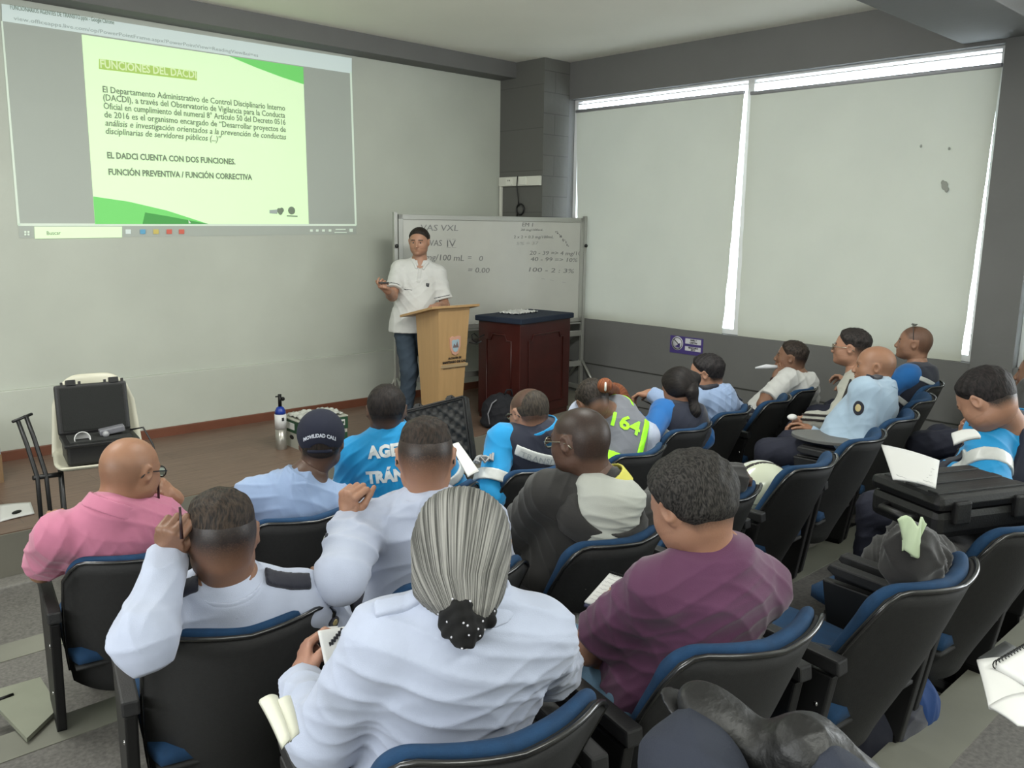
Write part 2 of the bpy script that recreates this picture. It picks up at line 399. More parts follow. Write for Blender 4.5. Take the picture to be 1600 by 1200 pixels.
ptext('EL DADCI CUENTA CON DOS FUNCIONES.', z1(477, 706), z1(1048, 734), 8.6, e_txt, bold=.04)
ptext('FUNCIÓN PREVENTIVA / FUNCIÓN CORRECTIVA', z1(483, 780), z1(1123, 803), 8.6, e_txt, bold=.04)
ptext('FUNCIONARIOS AGENTES DE TRANSITO.pptx - Google Chrome', z1(45, 42), z1(508, 110), 6, e_txt, .010)
ptext('view.officeapps.live.com/op/PowerPointFrame.aspx?PowerPointView=ReadingView&ui=es', z1(60, 90), z1(1150, 255), 5, e_faint, .010)
ptext('Buscar', z1(208, 1049), z1(270, 1047), 5.5, e_txt)
pquad('mayor_logo', [z1(1200, 938), z1(1235, 935), z1(1235, 955), z1(1200, 952)], e_faint, .012)
hb = MB()
for (x, y, r) in ((1243, 940, 3), (1255, 938, 3), (1249, 948, 3)): 
    p = Vector(wp(*z1(x, y), .011))-proj.location; hb.ball(p, (.022, .002, .022), u=10, v=6)
hb.build('heart_logo', e_txt, proj)
hb = MB(); p = Vector(wp(*z1(1299, 940), .011))-proj.location
hb.ball(p, (.035, .002, .035), u=12, v=6); hb.build('crest_logo', e_txt, proj)
pquad('crest_caption', [z1(1277, 961), z1(1325, 963), z1(1325, 968), z1(1277, 966)], e_txt, .012)
for x, m in ((570, e_bar), (635, e_blue), (694, e_yel), (753, e_red), (808, e_red)):
    pquad('taskbar_icon', [z1(x-12, 1024), z1(x+12, 1024), z1(x+12, 1044), z1(x-12, 1044)], m, .012)
for dx in (-12, 2):
    for dy in (0, 11): pquad('start_icon', [z1(118+dx, 1031+dy), z1(128+dx, 1031+dy), z1(128+dx, 1040+dy), z1(118+dx, 1040+dy)], e_line, .012)
for x in (1387, 1413, 1441, 1470): pquad('tray_icon', [z1(x-6, 1024), z1(x+6, 1024), z1(x+6, 1034), z1(x-6, 1034)], e_line, .012)
pquad('clock_text', [z1(1495, 1022), z1(1540, 1022), z1(1540, 1026), z1(1495, 1026)], e_line, .012)
pquad('clock_text', [z1(1490, 1036), z1(1545, 1036), z1(1545, 1040), z1(1490, 1040)], e_line, .012)
pquad('notification_icon', [z1(1557, 1021), z1(1572, 1021), z1(1572, 1035), z1(1557, 1035)], e_line, .012)
pquad('pointer', [z1(838, 981), z1(850, 996), z1(840, 998)], e_line, .013)
# ---------------------------------------------------------------- auditorium chairs
blue_f = mat('blue_seat_fabric', (.045, .20, .33), .9, noise=.12, nscale=30, bump=.15, bscale=400)
shell_m = mat('black_seat_shell', (.115, .115, .115), .75, noise=.15, nscale=90, bump=.15, bscale=350)
panel_m = mat('black_side_panel', (.045, .045, .05), .5)
arm_m = mat('grey_armrest', (.105, .105, .11), .55, bump=.1, bscale=200)
trim_m = mat('seat_piping', (.10, .10, .10), .25, spec=.8)
tablet_m = mat('grey_tablet', (.36, .36, .355), .5)
SH = .80; SW = .238
def back_pt(u, v, off=0.0):
    """u -1..1 across, v 0 top .. 1 bottom: outer back surface, off = forward offset"""
    a = abs(u)
    ztop = SH - (.045 if u > 0 else .07)*max(0, (a-.72)/.28)**2.2 - .012*(1-a)**2
    z = ztop*(1-v) + (.22+.04*a**3)*v
    wv = SW*(1-.10*v**3)
    x = u*wv
    lean = .235*(1-(1-v)**1.25) if v > 0 else 0
    y = lean + .10*a**2.2 - .03*math.sin(math.pi*v)*(1-a**2) + off
    return (x, y, z)
def grid_solid(mb, f, g, nu, nv, mi=0):
    """closed solid between surfaces f and g (same parametrisation)"""
    b = mb.b
    A = [[b.verts.new(f(i/nu, j/nv)) for j in range(nv+1)] for i in range(nu+1)]
    B = [[b.verts.new(g(i/nu, j/nv)) for j in range(nv+1)] for i in range(nu+1)]
    def face(*v):
        q = b.faces.new(v); q.smooth = True; q.material_index = mi
    for i in range(nu):
        for j in range(nv):
            face(A[i][j], A[i+1][j], A[i+1][j+1], A[i][j+1]); face(B[i][j], B[i][j+1], B[i+1][j+1], B[i+1][j])
    for i in range(nu):
        face(A[i][0], B[i][0], B[i+1][0], A[i+1][0]); face(A[i][nv], A[i+1][nv], B[i+1][nv], B[i][nv])
    for j in range(nv):
        face(A[0][j], A[0][j+1], B[0][j+1], B[0][j]); face(A[nu][j], B[nu][j], B[nu][j+1], A[nu][j+1])
    return mb
def make_chair():
    t = thing('auditorium_chair', 'x', 'chair')
    mb = MB(); grid_solid(mb, lambda u, v: back_pt(2*u-1, v), lambda u, v: back_pt(2*u-1, v, .018), 18, 12)
    mb.build('back_shell', shell_m, t)
    def pad(k):
        def f(u, v):
            s = 2*u-1; q = .012 if k == 0 else .055+.012*math.sin(math.pi*min(1, max(0, u)))
            x, y, z = back_pt(s*(1.0 if k == 0 else .955), .0+.88*v, q)
            return (x*1.0, y, z+(.022 if v < .08 else .0)*(1 if k == 0 else .6))
        return f
    mb = MB(); grid_solid(mb, pad(0), pad(1), 18, 12)
    o = mb.build('back_cushion', blue_f, t)
    s = o.modifiers.new('round', 'SUBSURF'); s.levels = 1; s.render_levels = 2
    pts = [back_pt(-1, .9-.9*i/8, .004) for i in range(9)] + [back_pt(-1+2*i/22, 0, .0) for i in range(1, 22)] + [back_pt(1, .9*i/8, .004) for i in range(9)]
    MB().tube([(x*1.01, y, z+.004) for x, y, z in pts], .0065, 6).build('piping', trim_m, t)
    # seat with blue cushion and dark pan
    def seat(k):
        def f(u, v):
            x = (2*u-1)*(.235-.03*(abs(v-.5)*2)**4); y = .20+.46*v
            edge = max(abs(2*u-1), abs(2*v-1))**6
            if k: z = .445+.025*v-.03*edge
            else: z = .36+.02*v+.02*edge
            return (x, y, z)
        return f
    grid_solid(MB(), seat(0), seat(1), 12, 12).build('seat_cushion', blue_f, t)
    mb = MB(); grid_solid(mb, lambda u, v: ((2*u-1)*.215, .20+.40*v, .325+.035*max(abs(2*u-1), abs(2*v-1))**3), lambda u, v: ((2*u-1)*.215, .20+.40*v, .37), 10, 10)
    mb.build('seat_pan', shell_m, t)
    for s in (-1, 1):
        x0 = s*.270
        mb = MB().prism([(.24, .13), (.46, .13), (.54, .56), (.17, .56)], 0, x0-.016, x0+.016, bev=.006)
        pn = mb.build('side_panel', panel_m, t)
        for (y, z) in ((.21, .47), (.26, .27)):
            MB().ball((x0+s*.017, y, z), (.003, .007, .007), u=10, v=6).build('screw', chrome, pn)
        MB().prism([(.15, .570), (.50, .585), (.525, .60), (.515, .62), (.155, .610)], 0, x0-.022, x0+.022, bev=.006).build('armrest', arm_m, t)
        MB().box((x0-.016, .25, 0), (x0+.016, .33, .15), bev=.004).build('leg', dark, t)
        MB().box((x0-.03, .14, -.001), (x0+.03, .44, .018), bev=.006).build('foot', dark, t)
    return t
def dup(root, loc, yaw, label=None, group=None, skip=()):
    r = root.copy(); C.objects.link(r); r.location = loc; r.rotation_euler = (0, 0, yaw)
    if label: r['label'] = label
    if group: r['group'] = group
    for ch in list(root.children):
        if ch.name.split('.')[0] in skip: continue
        c = ch.copy(); C.objects.link(c); c.parent = r
        for g in ch.children:
            d = g.copy(); C.objects.link(d); d.parent = c
    return r
def arc_yaw(x): return math.radians((x-2.9)*5.0)       # CCW; rows bend round the middle of the hall
CH = {}
CHAIRS = [
 # key, row level, x, y (top of back), yaw override, label
 ('A1', 1, 0.97, 2.80, None, 'blue and black auditorium chair under the man in pink polo'),
 ('A2', 1, 1.60, 2.76, None, 'auditorium chair under the man in navy cap and pale blue shirt'),
 ('A3', 1, 2.17, 2.68, None, 'auditorium chair under the man in turquoise jacket next to the foam case'),
 ('A4', 1, 2.78, 2.64, None, 'auditorium chair of the balding man in turquoise shirt and navy vest'),
 ('A5', 1, 3.36, 2.52, None, 'front auditorium chair under the person in grey and lime vest 164'),
 ('A6', 1, 4.01, 2.67, None, 'front auditorium chair behind the ponytailed woman, lime vest to its left'),
 ('A7', 1, 4.60, 2.76, None, 'front auditorium chair of the man in light blue shirt and glasses'),
 ('A8', 1, 5.14, 2.78, None, 'dark auditorium chair between light blue shirt and white T-shirt men'),
 ('A9', 1, 5.66, 2.86, None, 'auditorium chair under the man in white T-shirt by grey wall'),
 ('B1', 2, 0.88, 1.85, math.radians(-14), 'auditorium chair of the man in white uniform shirt with raised left fist, near left edge'),
 ('B2', 2, 1.50, 1.70, None, 'auditorium chair of the man raising his fist, behind the grey-haired woman'),
 ('B3', 2, 2.10, 1.61, None, 'auditorium chair of the man in black hooded jacket'),
 ('B4', 2, 2.76, 1.63, None, 'auditorium chair on which the black-sleeved hand rests'),
 ('B5', 2, 3.43, 1.64, None, 'auditorium chair with the white helmet on its seat'),
 ('B6', 2, 4.08, 1.70, None, 'empty auditorium chair just left of the bald man in light blue'),
 ('B7', 2, 4.69, 1.78, None, 'auditorium chair behind the bald man in light blue uniform shirt'),
 ('B8', 2, 5.30, 1.92, None, 'auditorium chair of the man in grey jacket with dark sleeve stripes'),
 ('B9', 2, 5.86, 2.08, None, 'auditorium chair of the man in blue shirt with sunglasses on his head'),
 ('C1', 3, 0.92, 0.93, math.radians(-14), 'auditorium chair of the grey-haired woman at the bottom'),
 ('C2', 3, 1.58, 0.82, math.radians(-12), 'auditorium chair of the man in purple T-shirt'),
 ('C3', 3, 2.23, 0.69, math.radians(-5), 'empty auditorium chair with a magazine on the seat'),
 ('C4', 3, 2.88, 0.66, math.radians(-4), 'auditorium chair with dark jacket piled on the seat'),
 ('C5', 3, 3.50, 0.70, math.radians(0), 'auditorium chair of the dark-haired man in turquoise jacket at right edge'),
 ('C6', 3, 5.00, 1.05, math.radians(6), 'auditorium chair under the person cut by the right edge'),
]
proto = make_chair()
for k, (key, lv, x, y, yw, lab) in enumerate(CHAIRS):
    yw = arc_yaw(x) if yw is None else yw
    z = FLOOR_Z[lv]
    CH[key] = (x, y, z, yw)
    if k == 0:
        proto.location = (x, y, z); proto.rotation_euler = (0, 0, yw); proto['label'] = lab; proto['group'] = 'auditorium chairs'
    else: dup(proto, (x, y, z), yw, lab, 'auditorium chairs')
def chair_local(key, x, y, z):
    cx, cy, cz, a = CH[key]
    return Vector((cx+x*math.cos(a)-y*math.sin(a), cy+x*math.sin(a)+y*math.cos(a), cz+z))

# ---------------------------------------------------------------- whiteboard
def whiteboard():
    Y = 6.20
    tl = atY(617, 331, 6.36); tr = atY(914, 347, 6.03); br = atY(914, 501, 6.03)
    Lw = math.hypot(tr[0]-tl[0], tr[1]-tl[1]); x0, x1, zt, zb = -Lw/2, Lw/2, (tl[2]+tr[2])/2+.01, br[2]; ang = math.atan2(tr[1]-tl[1], tr[0]-tl[0])
    ctr = ((tl[0]+tr[0])/2, (tl[1]+tr[1])/2)
    t = thing('whiteboard', 'large white marker board on a wheeled aluminium stand behind the presenter', 'whiteboard', (ctr[0], ctr[1], 0), ang)
    cx = 0
    Wm = Matrix.Translation((ctr[0], ctr[1], 0)) @ Matrix.Rotation(ang, 4, 'Z'); Wi = Wm.inverted()
    nw = Wm.to_3x3() @ Vector((0, -1, 0)); pw = Vector((ctr[0], ctr[1], 0))
    def atW(px, py):
        d = Vector(ray(px, py)); o = Vector((0, 0, CAM_H)); k = (pw-o).dot(nw)/d.dot(nw); return Wi @ (o+d*k)
    MB().box((x0+.03-cx, -.012, zb+.02), (x1-.03-cx, .012, zt-.02)).build('board', mat('whiteboard_face', (.70, .70, .675), .25, noise=.03, nscale=3, spec=.5), t)
    mb = MB()
    for a, b_ in (((x0+.025-cx, -.022, zb), (x0+.07-cx, .022, zt)), ((x1-.07-cx, -.022, zb), (x1-.025-cx, .022, zt)), ((x0+.025-cx, -.022, zb), (x1-.025-cx, .022, zb+.045)), ((x0+.025-cx, -.022, zt-.045), (x1-.025-cx, .022, zt))):
        mb.box(a, b_, bev=.004)
    mb.build('board_frame', alu, t)
    for x in (x0-cx, x1-cx):
        MB().box((x-.018, -.018, .06), (x+.018, .018, zt+.02), bev=.004).build('post', alu, t)
        MB().box((x-.025, -.32, .045), (x+.025, .32, .09), bev=.006).tube([(x, .02, .36), (x, .26, .09)], .014, 8).tube([(x, -.02, .36), (x, -.26, .09)], .014, 8).build('foot', alu, t)
        for y in (-.28, .28):
            MB().tube([(x-.012, y, .024), (x+.012, y, .024)], .024, 14).build('castor', black, t)
        MB().ball((x, -.03, zt-.28), .018, u=10, v=6).build('pivot_knob', black, t)
    for z in (.30, .62): 
        MB().box((x0-cx, -.012, z), (x1-cx, .012, z+.055), bev=.003).build('cross_rail', alu, t)
    MB().box((x0+.05-cx, -.04, zb-.02), (x1-.05-cx, -.012, zb-.005)).build('pen_tray', alu, t)
    mk = mat('marker_ink', (.47, .47, .47), .7); mk2 = mat('marker_ink_faint', (.60, .60, .59), .7)
    def wt(body, a, b_, cap, m=mk, sh=.1):
        P, Q = atW(*a), atW(*b_); P.y = Q.y = -.014
        capm = cap*8.4/FPX
        me = text_mesh(body, capm/.72, shear=sh); xs = [v.co.x for v in me.vertices]; s0 = min(xs); k = (Q-P).length/(max(xs)-s0)
        for v in me.vertices: v.co.x = (v.co.x-s0)*k
        o = link('writing', me, m); xform(o, P, Q-P, Vector((0, 0, 1))); bake(o)
        o.parent = t
    def z5(x, y): return (600+x/4.706, 320+y/4.706)
    wt('VAS VXL', z5(265, 190), z5(540, 192), 9); wt('VAS', z5(330, 302), z5(420, 302), 9); wt('IV', z5(458, 308), z5(522, 308), 10, sh=0)
    wt('mg/100 mL', z5(300, 405), z5(582, 412), 9); wt('=', z5(612, 405), z5(638, 405), 8); wt('0', z5(694, 412), z5(722, 412), 8)
    wt('= 0.00', z5(612, 496), z5(770, 500), 8)
    wt('EM 1', z5(1010, 158), z5(1090, 160), 6); wt('20 mg/100mL', z5(1000, 192), z5(1165, 192), 3.5)
    wt('2 x 2 + 0.3 mg/100mL', z5(948, 246), z5(1240, 246), 4.5); wt('5% = 37', z5(970, 296), z5(1130, 292), 5, mk2)
    wt('20 - 39 => 4 mg/100', z5(1065, 366), z5(1465, 372), 6.5); wt('40 - 99 => 10%', z5(1072, 412), z5(1415, 420), 6.5)
    wt('100 - 2 : 3%', z5(1060, 490), z5(1390, 502), 7, mk)
    wt('- -  -', z5(1150, 548), z5(1330, 580), 5, mk2); wt('--', z5(455, 258), z5(525, 258), 3, mk, 0); wt('--', z5(455, 318), z5(525, 318), 3, mk, 0)
    sc = MB(); rr = random.Random(3)
    for i in range(14):
        p = atW(*z5(1262+i*6.5+rr.uniform(-6, 6), 198+i*7.5+rr.uniform(-8, 8))); p.y = -.013
        sc.ball(p, (.006*rr.uniform(.5, 1.6), .001, .008*rr.uniform(.5, 1.6)), u=8, v=5)
    sc.build('scribble', mk, t, kind='stuff')
whiteboard()

# ---------------------------------------------------------------- lectern
pine = mat('pale_wood_veneer', (.66, .53, .365), .45, noise=.06, nscale=3, bump=.03)
def pine_grain():
    nt = pine.node_tree
    for n in nt.nodes:
        if n.type == 'TEX_NOISE' and n.inputs['Scale'].default_value == 3:
            mp = nt.nodes.new('ShaderNodeMapping'); mp.inputs['Scale'].default_value = (9, 9, .8)
            tc = [q for q in nt.nodes if q.type == 'TEX_COORD'][0]
            nt.links.new(tc.outputs['Object'], mp.inputs[0]); nt.links.new(mp.outputs[0], n.inputs['Vector'])
pine_grain()
def lectern():
    hi_l = Vector(atZ(673, 480, 1.10)); hi_r = Vector(atZ(757, 476, 1.10)); u = (hi_r-hi_l); u.z = 0
    W = u.length; u.normalize(); v = Vector((-u.y, u.x, 0))
    W = .49; u = Vector((1, -.03, 0)).normalized(); c = hi_l+u*W/2; c.z = 0
    t = thing('lectern', 'pale wooden lectern with coat of arms in front of the presenter', 'lectern', c, math.atan2(u.y, u.x))
    hw = W/2
    # sloped top: high front edge, low reading side
    mb = MB().prism([(-.02, 1.085), (-.02, 1.105), (.44, 1.0), (.44, .98)], 0, -hw, hw, bev=.003); mb.build('reading_top', pine, t)
    def tap(y0, z): return z
    b = MB()
    A = [(-.20, .0), (.20, .0)]
    top = [(-hw*.62, .02, 1.083), (hw*.70, .02, 1.083), (hw*.70, .34, 1.006), (-hw*.62, .34, 1.006)]
    bot = [(-hw*.50, .06, .0), (hw*.42, .06, .0), (hw*.42, .28, .0), (-hw*.50, .28, .0)]
    T = [b.b.verts.new(p) for p in top]; B = [b.b.verts.new(p) for p in bot]
    b.b.faces.new(T); b.b.faces.new(B[::-1])
    for i in range(4): b.b.faces.new((T[i], B[i], B[(i+1) % 4], T[(i+1) % 4]))
    b.build('body', pine, t)
    MB().box((-hw*.55, .02, 0), (hw*.48, .33, .04), bev=.004).build('plinth', pine, t)
    # crest and lettering on the front panel
    def fp(x, z, d=.004):
        k = z/1.083; y = .06*(1-k)+.02*k - d
        return Vector((x, y, z))
    xc = (hw*.70*.62+hw*.42*.38 - (hw*.62*.62+hw*.5*.38))/2+.02
    mb = MB()
    sh = [(-.05, .74), (-.058, .83), (-.03, .845), (0, .838), (.03, .848), (.055, .84), (.055, .76), (.03, .70), (0, .685), (-.03, .70)]
    mb.prism([(x+xc, z) for x, z in sh], 1, fp(0, .76).y-.006, fp(0, .76).y+.012)
    cr = mb.build('crest_plate', mat('crest_pink', (.74, .56, .48), .6), t)
    MB().prism([(x*.66+xc, .762+(z-.762)*.66) for x, z in sh], 1, fp(0, .76).y-.009, fp(0, .76).y).build('crest_shield', mat('crest_blue', (.58, .66, .70), .6), cr)
    MB().prism([(xc-.03, .75), (xc-.015, .785), (xc, .765), (xc+.015, .80), (xc+.03, .75)], 1, fp(0, .76).y-.011, fp(0, .76).y).build('crest_hills', mat('crest_dark', (.42, .36, .36), .6), cr)
    def lt(body, z, wid, cap, bold, m=ink):
        me = text_mesh(body, cap/.72, bold=bold, align='CENTER'); xs = [q.co.x for q in me.vertices]; k = wid/(max(xs)-min(xs))
        for q in me.vertices: q.co = Vector((q.co.x*k+xc, fp(0, z).y-.002, z+q.co.y))
        link('lettering', me, m, t)
    lt('ALCALDÍA DE', .655, .14, .016, .0012); lt('SANTIAGO DE CALI', .622, .25, .018, .0015)
    MB().box((xc-.14, fp(0, .59).y-.003, .586), (xc+.14, fp(0, .59).y+.004, .609)).build('caption_plate', mat('caption_plate', (.62, .54, .42), .3), t)
    lt('DEPARTAMENTO ADMINISTRATIVO', .574, .24, .009, .0004, mat('caption_ink', (.35, .3, .25), .6))
    return t
lect = lectern()

# ---------------------------------------------------------------- desk
def desk():
    h = .95
    near = Vector((5.17, 5.38, 0)); ang = math.radians(9)
    t = thing('desk', 'dark mahogany cabinet desk with panelled sides and navy cloth top', 'desk', near, ang)
    W, D = .78, .48
    mh = mat('mahogany', (.23, .085, .07), .35, noise=.2, nscale=5, spec=.5)
    MB().box((0, 0, .05), (W, D, h-.05), bev=.006).build('carcass', mh, t)
    MB().box((.01, .01, 0), (W-.01, D-.01, .06)).build('plinth', mh, t)
    MB().box((-.025, -.025, h-.05), (W+.025, D+.025, h), bev=.01).build('desk_top', mat('navy_cloth', (.085, .13, .20), .9, bump=.1, bscale=300), t)
    def arch(a0, a1, z0, z1, axis, plane):
        pts = [(a0, z0), (a1, z0), (a1, z1-.05), (a1-.05, z1-.05), (a1-.07, z1), (a0+.07, z1), (a0+.05, z1-.05), (a0, z1-.05)]
        P = [((plane, a, z) if axis == 0 else (a, plane, z)) for a, z in pts]
        return MB().tube(P, .007, 6, closed=True)
    arch(.10, D-.10, .14, h-.16, 0, -.003).build('moulding', mh, t); arch(.12, W-.12, .14, h-.16, 1, -.003).build('moulding', mh, t)
    t2 = MB(); 
    rr = random.Random(5)
    o = MB().grid(lambda u, v: (.22+.34*u, .22+.2*v, h+.012+.012*math.sin(u*23)*math.sin(v*17)+.006*math.sin(u*51+v*33)), 24, 16).build('paper_pile', paper, None, solid=.003)
    o.matrix_world = Matrix.Translation(near) @ Matrix.Rotation(ang, 4, 'Z')
    finish(o, None, 'crumpled white papers on the navy desk top', 'paper')
desk()
finish(MB().tube([Vector(atY(*q)) for q in ((757, 523, 5.75), (748, 527, 5.78), (741, 521, 5.8), (737, 523, 5.8), (738, 531, 5.8), (746, 536, 5.78), (752, 533, 5.76), (745, 537, 5.78), (733, 535, 5.8))], .006, 8).build('power_cable', black), None, 'black power cable looped between the lectern and the mahogany desk', 'cable')

# ---------------------------------------------------------------- column outlet strip and cable
def outlets():
    x = 6.35
    t = thing('outlet_strip', 'white cable channel with power outlets on the grey column', 'outlet', (x, 6.6, 2.2))
    p0, p1 = atX(781, 284, x), atX(848, 282, x)
    y0, y1, z = p0[1], p1[1], (p0[2]+p1[2])/2
    y1 = max(y1, 6.33)
    L0 = lambda p: (p[0]-x, p[1]-6.6, p[2]-2.2)
    MB().box(L0((x-.035, y1, z-.05)), L0((x-.001, y0-.02, z+.045)), bev=.004).build('channel', white_pl, t)
    for k in (.30, .62):
        yy = y0+(y1-y0)*k
        MB().box(L0((x-.045, yy-.05, z-.04)), L0((x-.03, yy+.05, z+.035)), bev=.003).build('socket_plate', mat('socket_plate', (.86, .86, .82), .4), t)
    for dy in (-.012, .012):
        yy = y0+(y1-y0)*.30+dy
        MB().box(L0((x-.047, yy-.004, z+.0)), L0((x-.044, yy+.004, z+.014))).build('socket_slot', black, t)
    MB().box(L0((x-.03, WY-.06, z-.42)), L0((x-.004, WY-.03, z-.05)), bev=.003).build('conduit', white_pl, t)
    yy = y0+(y1-y0)*.50
    pts = [(x-.04, yy, z+.05), (x-.05, yy, z-.05), (x-.02, yy+.002, z-.20), (x-.02, yy, z-.26)]
    c = MB().tube(pts, .006, 8)
    ring = [(x-.025, yy-.03+.055*math.cos(a), z-.29+.055*math.sin(a)) for a in [i*2*math.pi/20 for i in range(20)]]
    c.tube(ring, .009, 8, closed=True)
    c.tube([(x-.02, yy+.02, z-.33), (x-.02, yy+.025, z-.60)], .006, 8)
    finish(c.build('hanging_cable', black), None, 'thin black cable with coiled loop hanging from the outlet strip', 'cable')
outlets()

# ---------------------------------------------------------------- purple sign on right wall
def sign():
    x = WX
    a, b_ = atX(1048, 527, x), atX(1098, 553, x)
    yc, zc = (a[1]+b_[1])/2, (a[2]+b_[2])/2; hy = (a[1]-b_[1])/2; hz = .082
    zc = .655
    t = thing('wall_sign', 'purple and white recycling notice on the grey wall below the blind', 'sign', (x, yc, zc))
    pur = mat('sign_purple', (.27, .22, .46), .5); wht = mat('sign_white', (.78, .78, .80), .5)
    MB().box((-.006, -hy, -hz), (-.001, hy, hz)).build('panel', pur, t)
    Mx = Matrix.Rotation(math.radians(-90), 4, 'Y')
    MB().lathe([(0, 0), (.066, 0), (.066, .002), (0, .002)], 28, Matrix.Translation((-.0065, hy-.085, .012)) @ Mx).build('round_mark', wht, t)
    mb = MB().tube([(-.0095, hy-.085+.055*math.cos(a_), .012+.055*math.sin(a_)) for a_ in [i*math.pi/12 for i in range(24)]], .0035, 6, closed=True)
    mb.build('mark_ring', ink, t)
    MB().prism([(hy-.06, -.02), (hy-.115, -.03), (hy-.12, .02), (hy-.09, .0)], 0, -.010, -.008).build('bin_symbol', pur, t)
    MB().tube([(-.010, hy-.05, .045), (-.010, hy-.115, -.005)], .004, 6).build('arrow_symbol', ink, t)
    MB().box((-.009, -hy+.02, .02), (-.0062, .01, .07)).build('text_box', wht, t)
    MB().box((-.009, -hy+.02, -.045), (-.0062, .01, -.005)).build('text_box', wht, t)
    for body, z in (('PAPEL Y', .05), ('CARTON', .026), ('RECICLABLE', -.022), ('SECO', -.040)):
        me = text_mesh(body, .02, bold=.0012, align='CENTER')
        for q in me.vertices: q.co = Vector((-.0095, -(q.co.x)-hy/2+.01, z+q.co.y))
        link('sign_text', me, ink, t)
sign()
# ---------------------------------------------------------------- implicit surfaces
def nrm(v): v = np.asarray(v, float); return v/(np.linalg.norm(v)+1e-12)
def V3(*a): return np.array(a, float)
class Cap:
    def __init__(s, a, b, ra, rb, k=.02, cut0=None, cut1=None, sub=False, fl=None):
        s.a, s.b, s.ra, s.rb, s.k, s.sub = np.array(a, float), np.array(b, float), ra, rb, k, sub
        s.cut0, s.cut1 = cut0, cut1          # flat ends (distance beyond end point)
        R = max(ra, rb); s.lo = np.minimum(s.a, s.b)-R; s.hi = np.maximum(s.a, s.b)+R
    def __call__(s, X, Y, Z):
        ba = s.b-s.a; L2 = ba@ba+1e-12
        px, py, pz = X-s.a[0], Y-s.a[1], Z-s.a[2]
        t = (px*ba[0]+py*ba[1]+pz*ba[2])/L2; h = np.clip(t, 0, 1)
        d = np.sqrt((px-h*ba[0])**2+(py-h*ba[1])**2+(pz-h*ba[2])**2)-(s.ra+(s.rb-s.ra)*h)
        L = math.sqrt(L2)
        if s.cut0 is not None: d = np.maximum(d, -t*L-s.cut0)
        if s.cut1 is not None: d = np.maximum(d, (t-1)*L-s.cut1)
        return d
class Ell:
    def __init__(s, c, r, M=None, k=.02, sub=False):
        s.c, s.r, s.k, s.sub = np.array(c, float), np.array(r, float)*np.ones(3), k, sub
        s.M = np.eye(3) if M is None else np.array(M, float)      # columns = axes
        e = np.sqrt(((s.M*s.r)**2).sum(1)); s.lo = s.c-e; s.hi = s.c+e
    def __call__(s, X, Y, Z):
        px, py, pz = X-s.c[0], Y-s.c[1], Z-s.c[2]; M, r = s.M, s.r
        q = [px*M[0, i]+py*M[1, i]+pz*M[2, i] for i in range(3)]
        k0 = np.sqrt(sum((q[i]/r[i])**2 for i in range(3))); k1 = np.sqrt(sum((q[i]/r[i]**2)**2 for i in range(3)))+1e-9
        return k0*(k0-1)/k1
class Box:
    def __init__(s, c, half, M=None, rnd=.01, k=.005, sub=False):
        s.c, s.h, s.k, s.sub, s.rnd = np.array(c, float), np.array(half, float), k, sub, rnd
        s.M = np.eye(3) if M is None else np.array(M, float)
        e = np.abs(s.M)@s.h; s.lo = s.c-e; s.hi = s.c+e
    def __call__(s, X, Y, Z):
        px, py, pz = X-s.c[0], Y-s.c[1], Z-s.c[2]; M = s.M
        q = [np.abs(px*M[0, i]+py*M[1, i]+pz*M[2, i])-(s.h[i]-s.rnd) for i in range(3)]
        o = np.sqrt(sum(np.maximum(a, 0)**2 for a in q))
        return o+np.minimum(np.maximum(np.maximum(q[0], q[1]), q[2]), 0)-s.rnd
def smin(a, b, k):
    if k <= 0: return np.minimum(a, b)
    h = np.maximum(k-np.abs(a-b), 0)/k
    return np.minimum(a, b)-h*h*k*.25
def field(prims, h, lo=None, hi=None, t=0.0, post=None):
    """sampled distance field; t inflates; post(d,X,Y,Z) edits it"""
    us = [p for p in prims if not p.sub]
    m = .02+t+2*h
    if lo is None: lo = np.min([p.lo for p in us], 0)-m
    if hi is None: hi = np.max([p.hi for p in us], 0)+m
    n = np.maximum(3, np.ceil((np.array(hi)-lo)/h).astype(int)+1)
    ax = [(lo[i]+h*np.arange(n[i])).astype(np.float32) for i in range(3)]
    d = np.full(n, .3, np.float32)
    for p in prims:
        pad = p.k+t+3*h
        i0 = np.maximum(0, np.floor((p.lo-pad-lo)/h).astype(int)); i1 = np.minimum(n, np.ceil((p.hi+pad-lo)/h).astype(int)+1)
        if np.any(i1 <= i0): continue
        sl = tuple(slice(a, b) for a, b in zip(i0, i1))
        v = p(ax[0][sl[0]][:, None, None], ax[1][sl[1]][None, :, None], ax[2][sl[2]][None, None, :])
        if p.sub: d[sl] = -smin(-d[sl], v+0*d[sl], p.k)
        else: d[sl] = smin(d[sl], v, p.k)
    if t: d -= t
    if post is not None: d = post(d, ax[0][:, None, None], ax[1][None, :, None], ax[2][None, None, :]).astype(np.float32)
    d[0], d[-1], d[:, 0], d[:, -1], d[:, :, 0], d[:, :, -1] = [.1]*6
    return d, np.array(lo, float), h
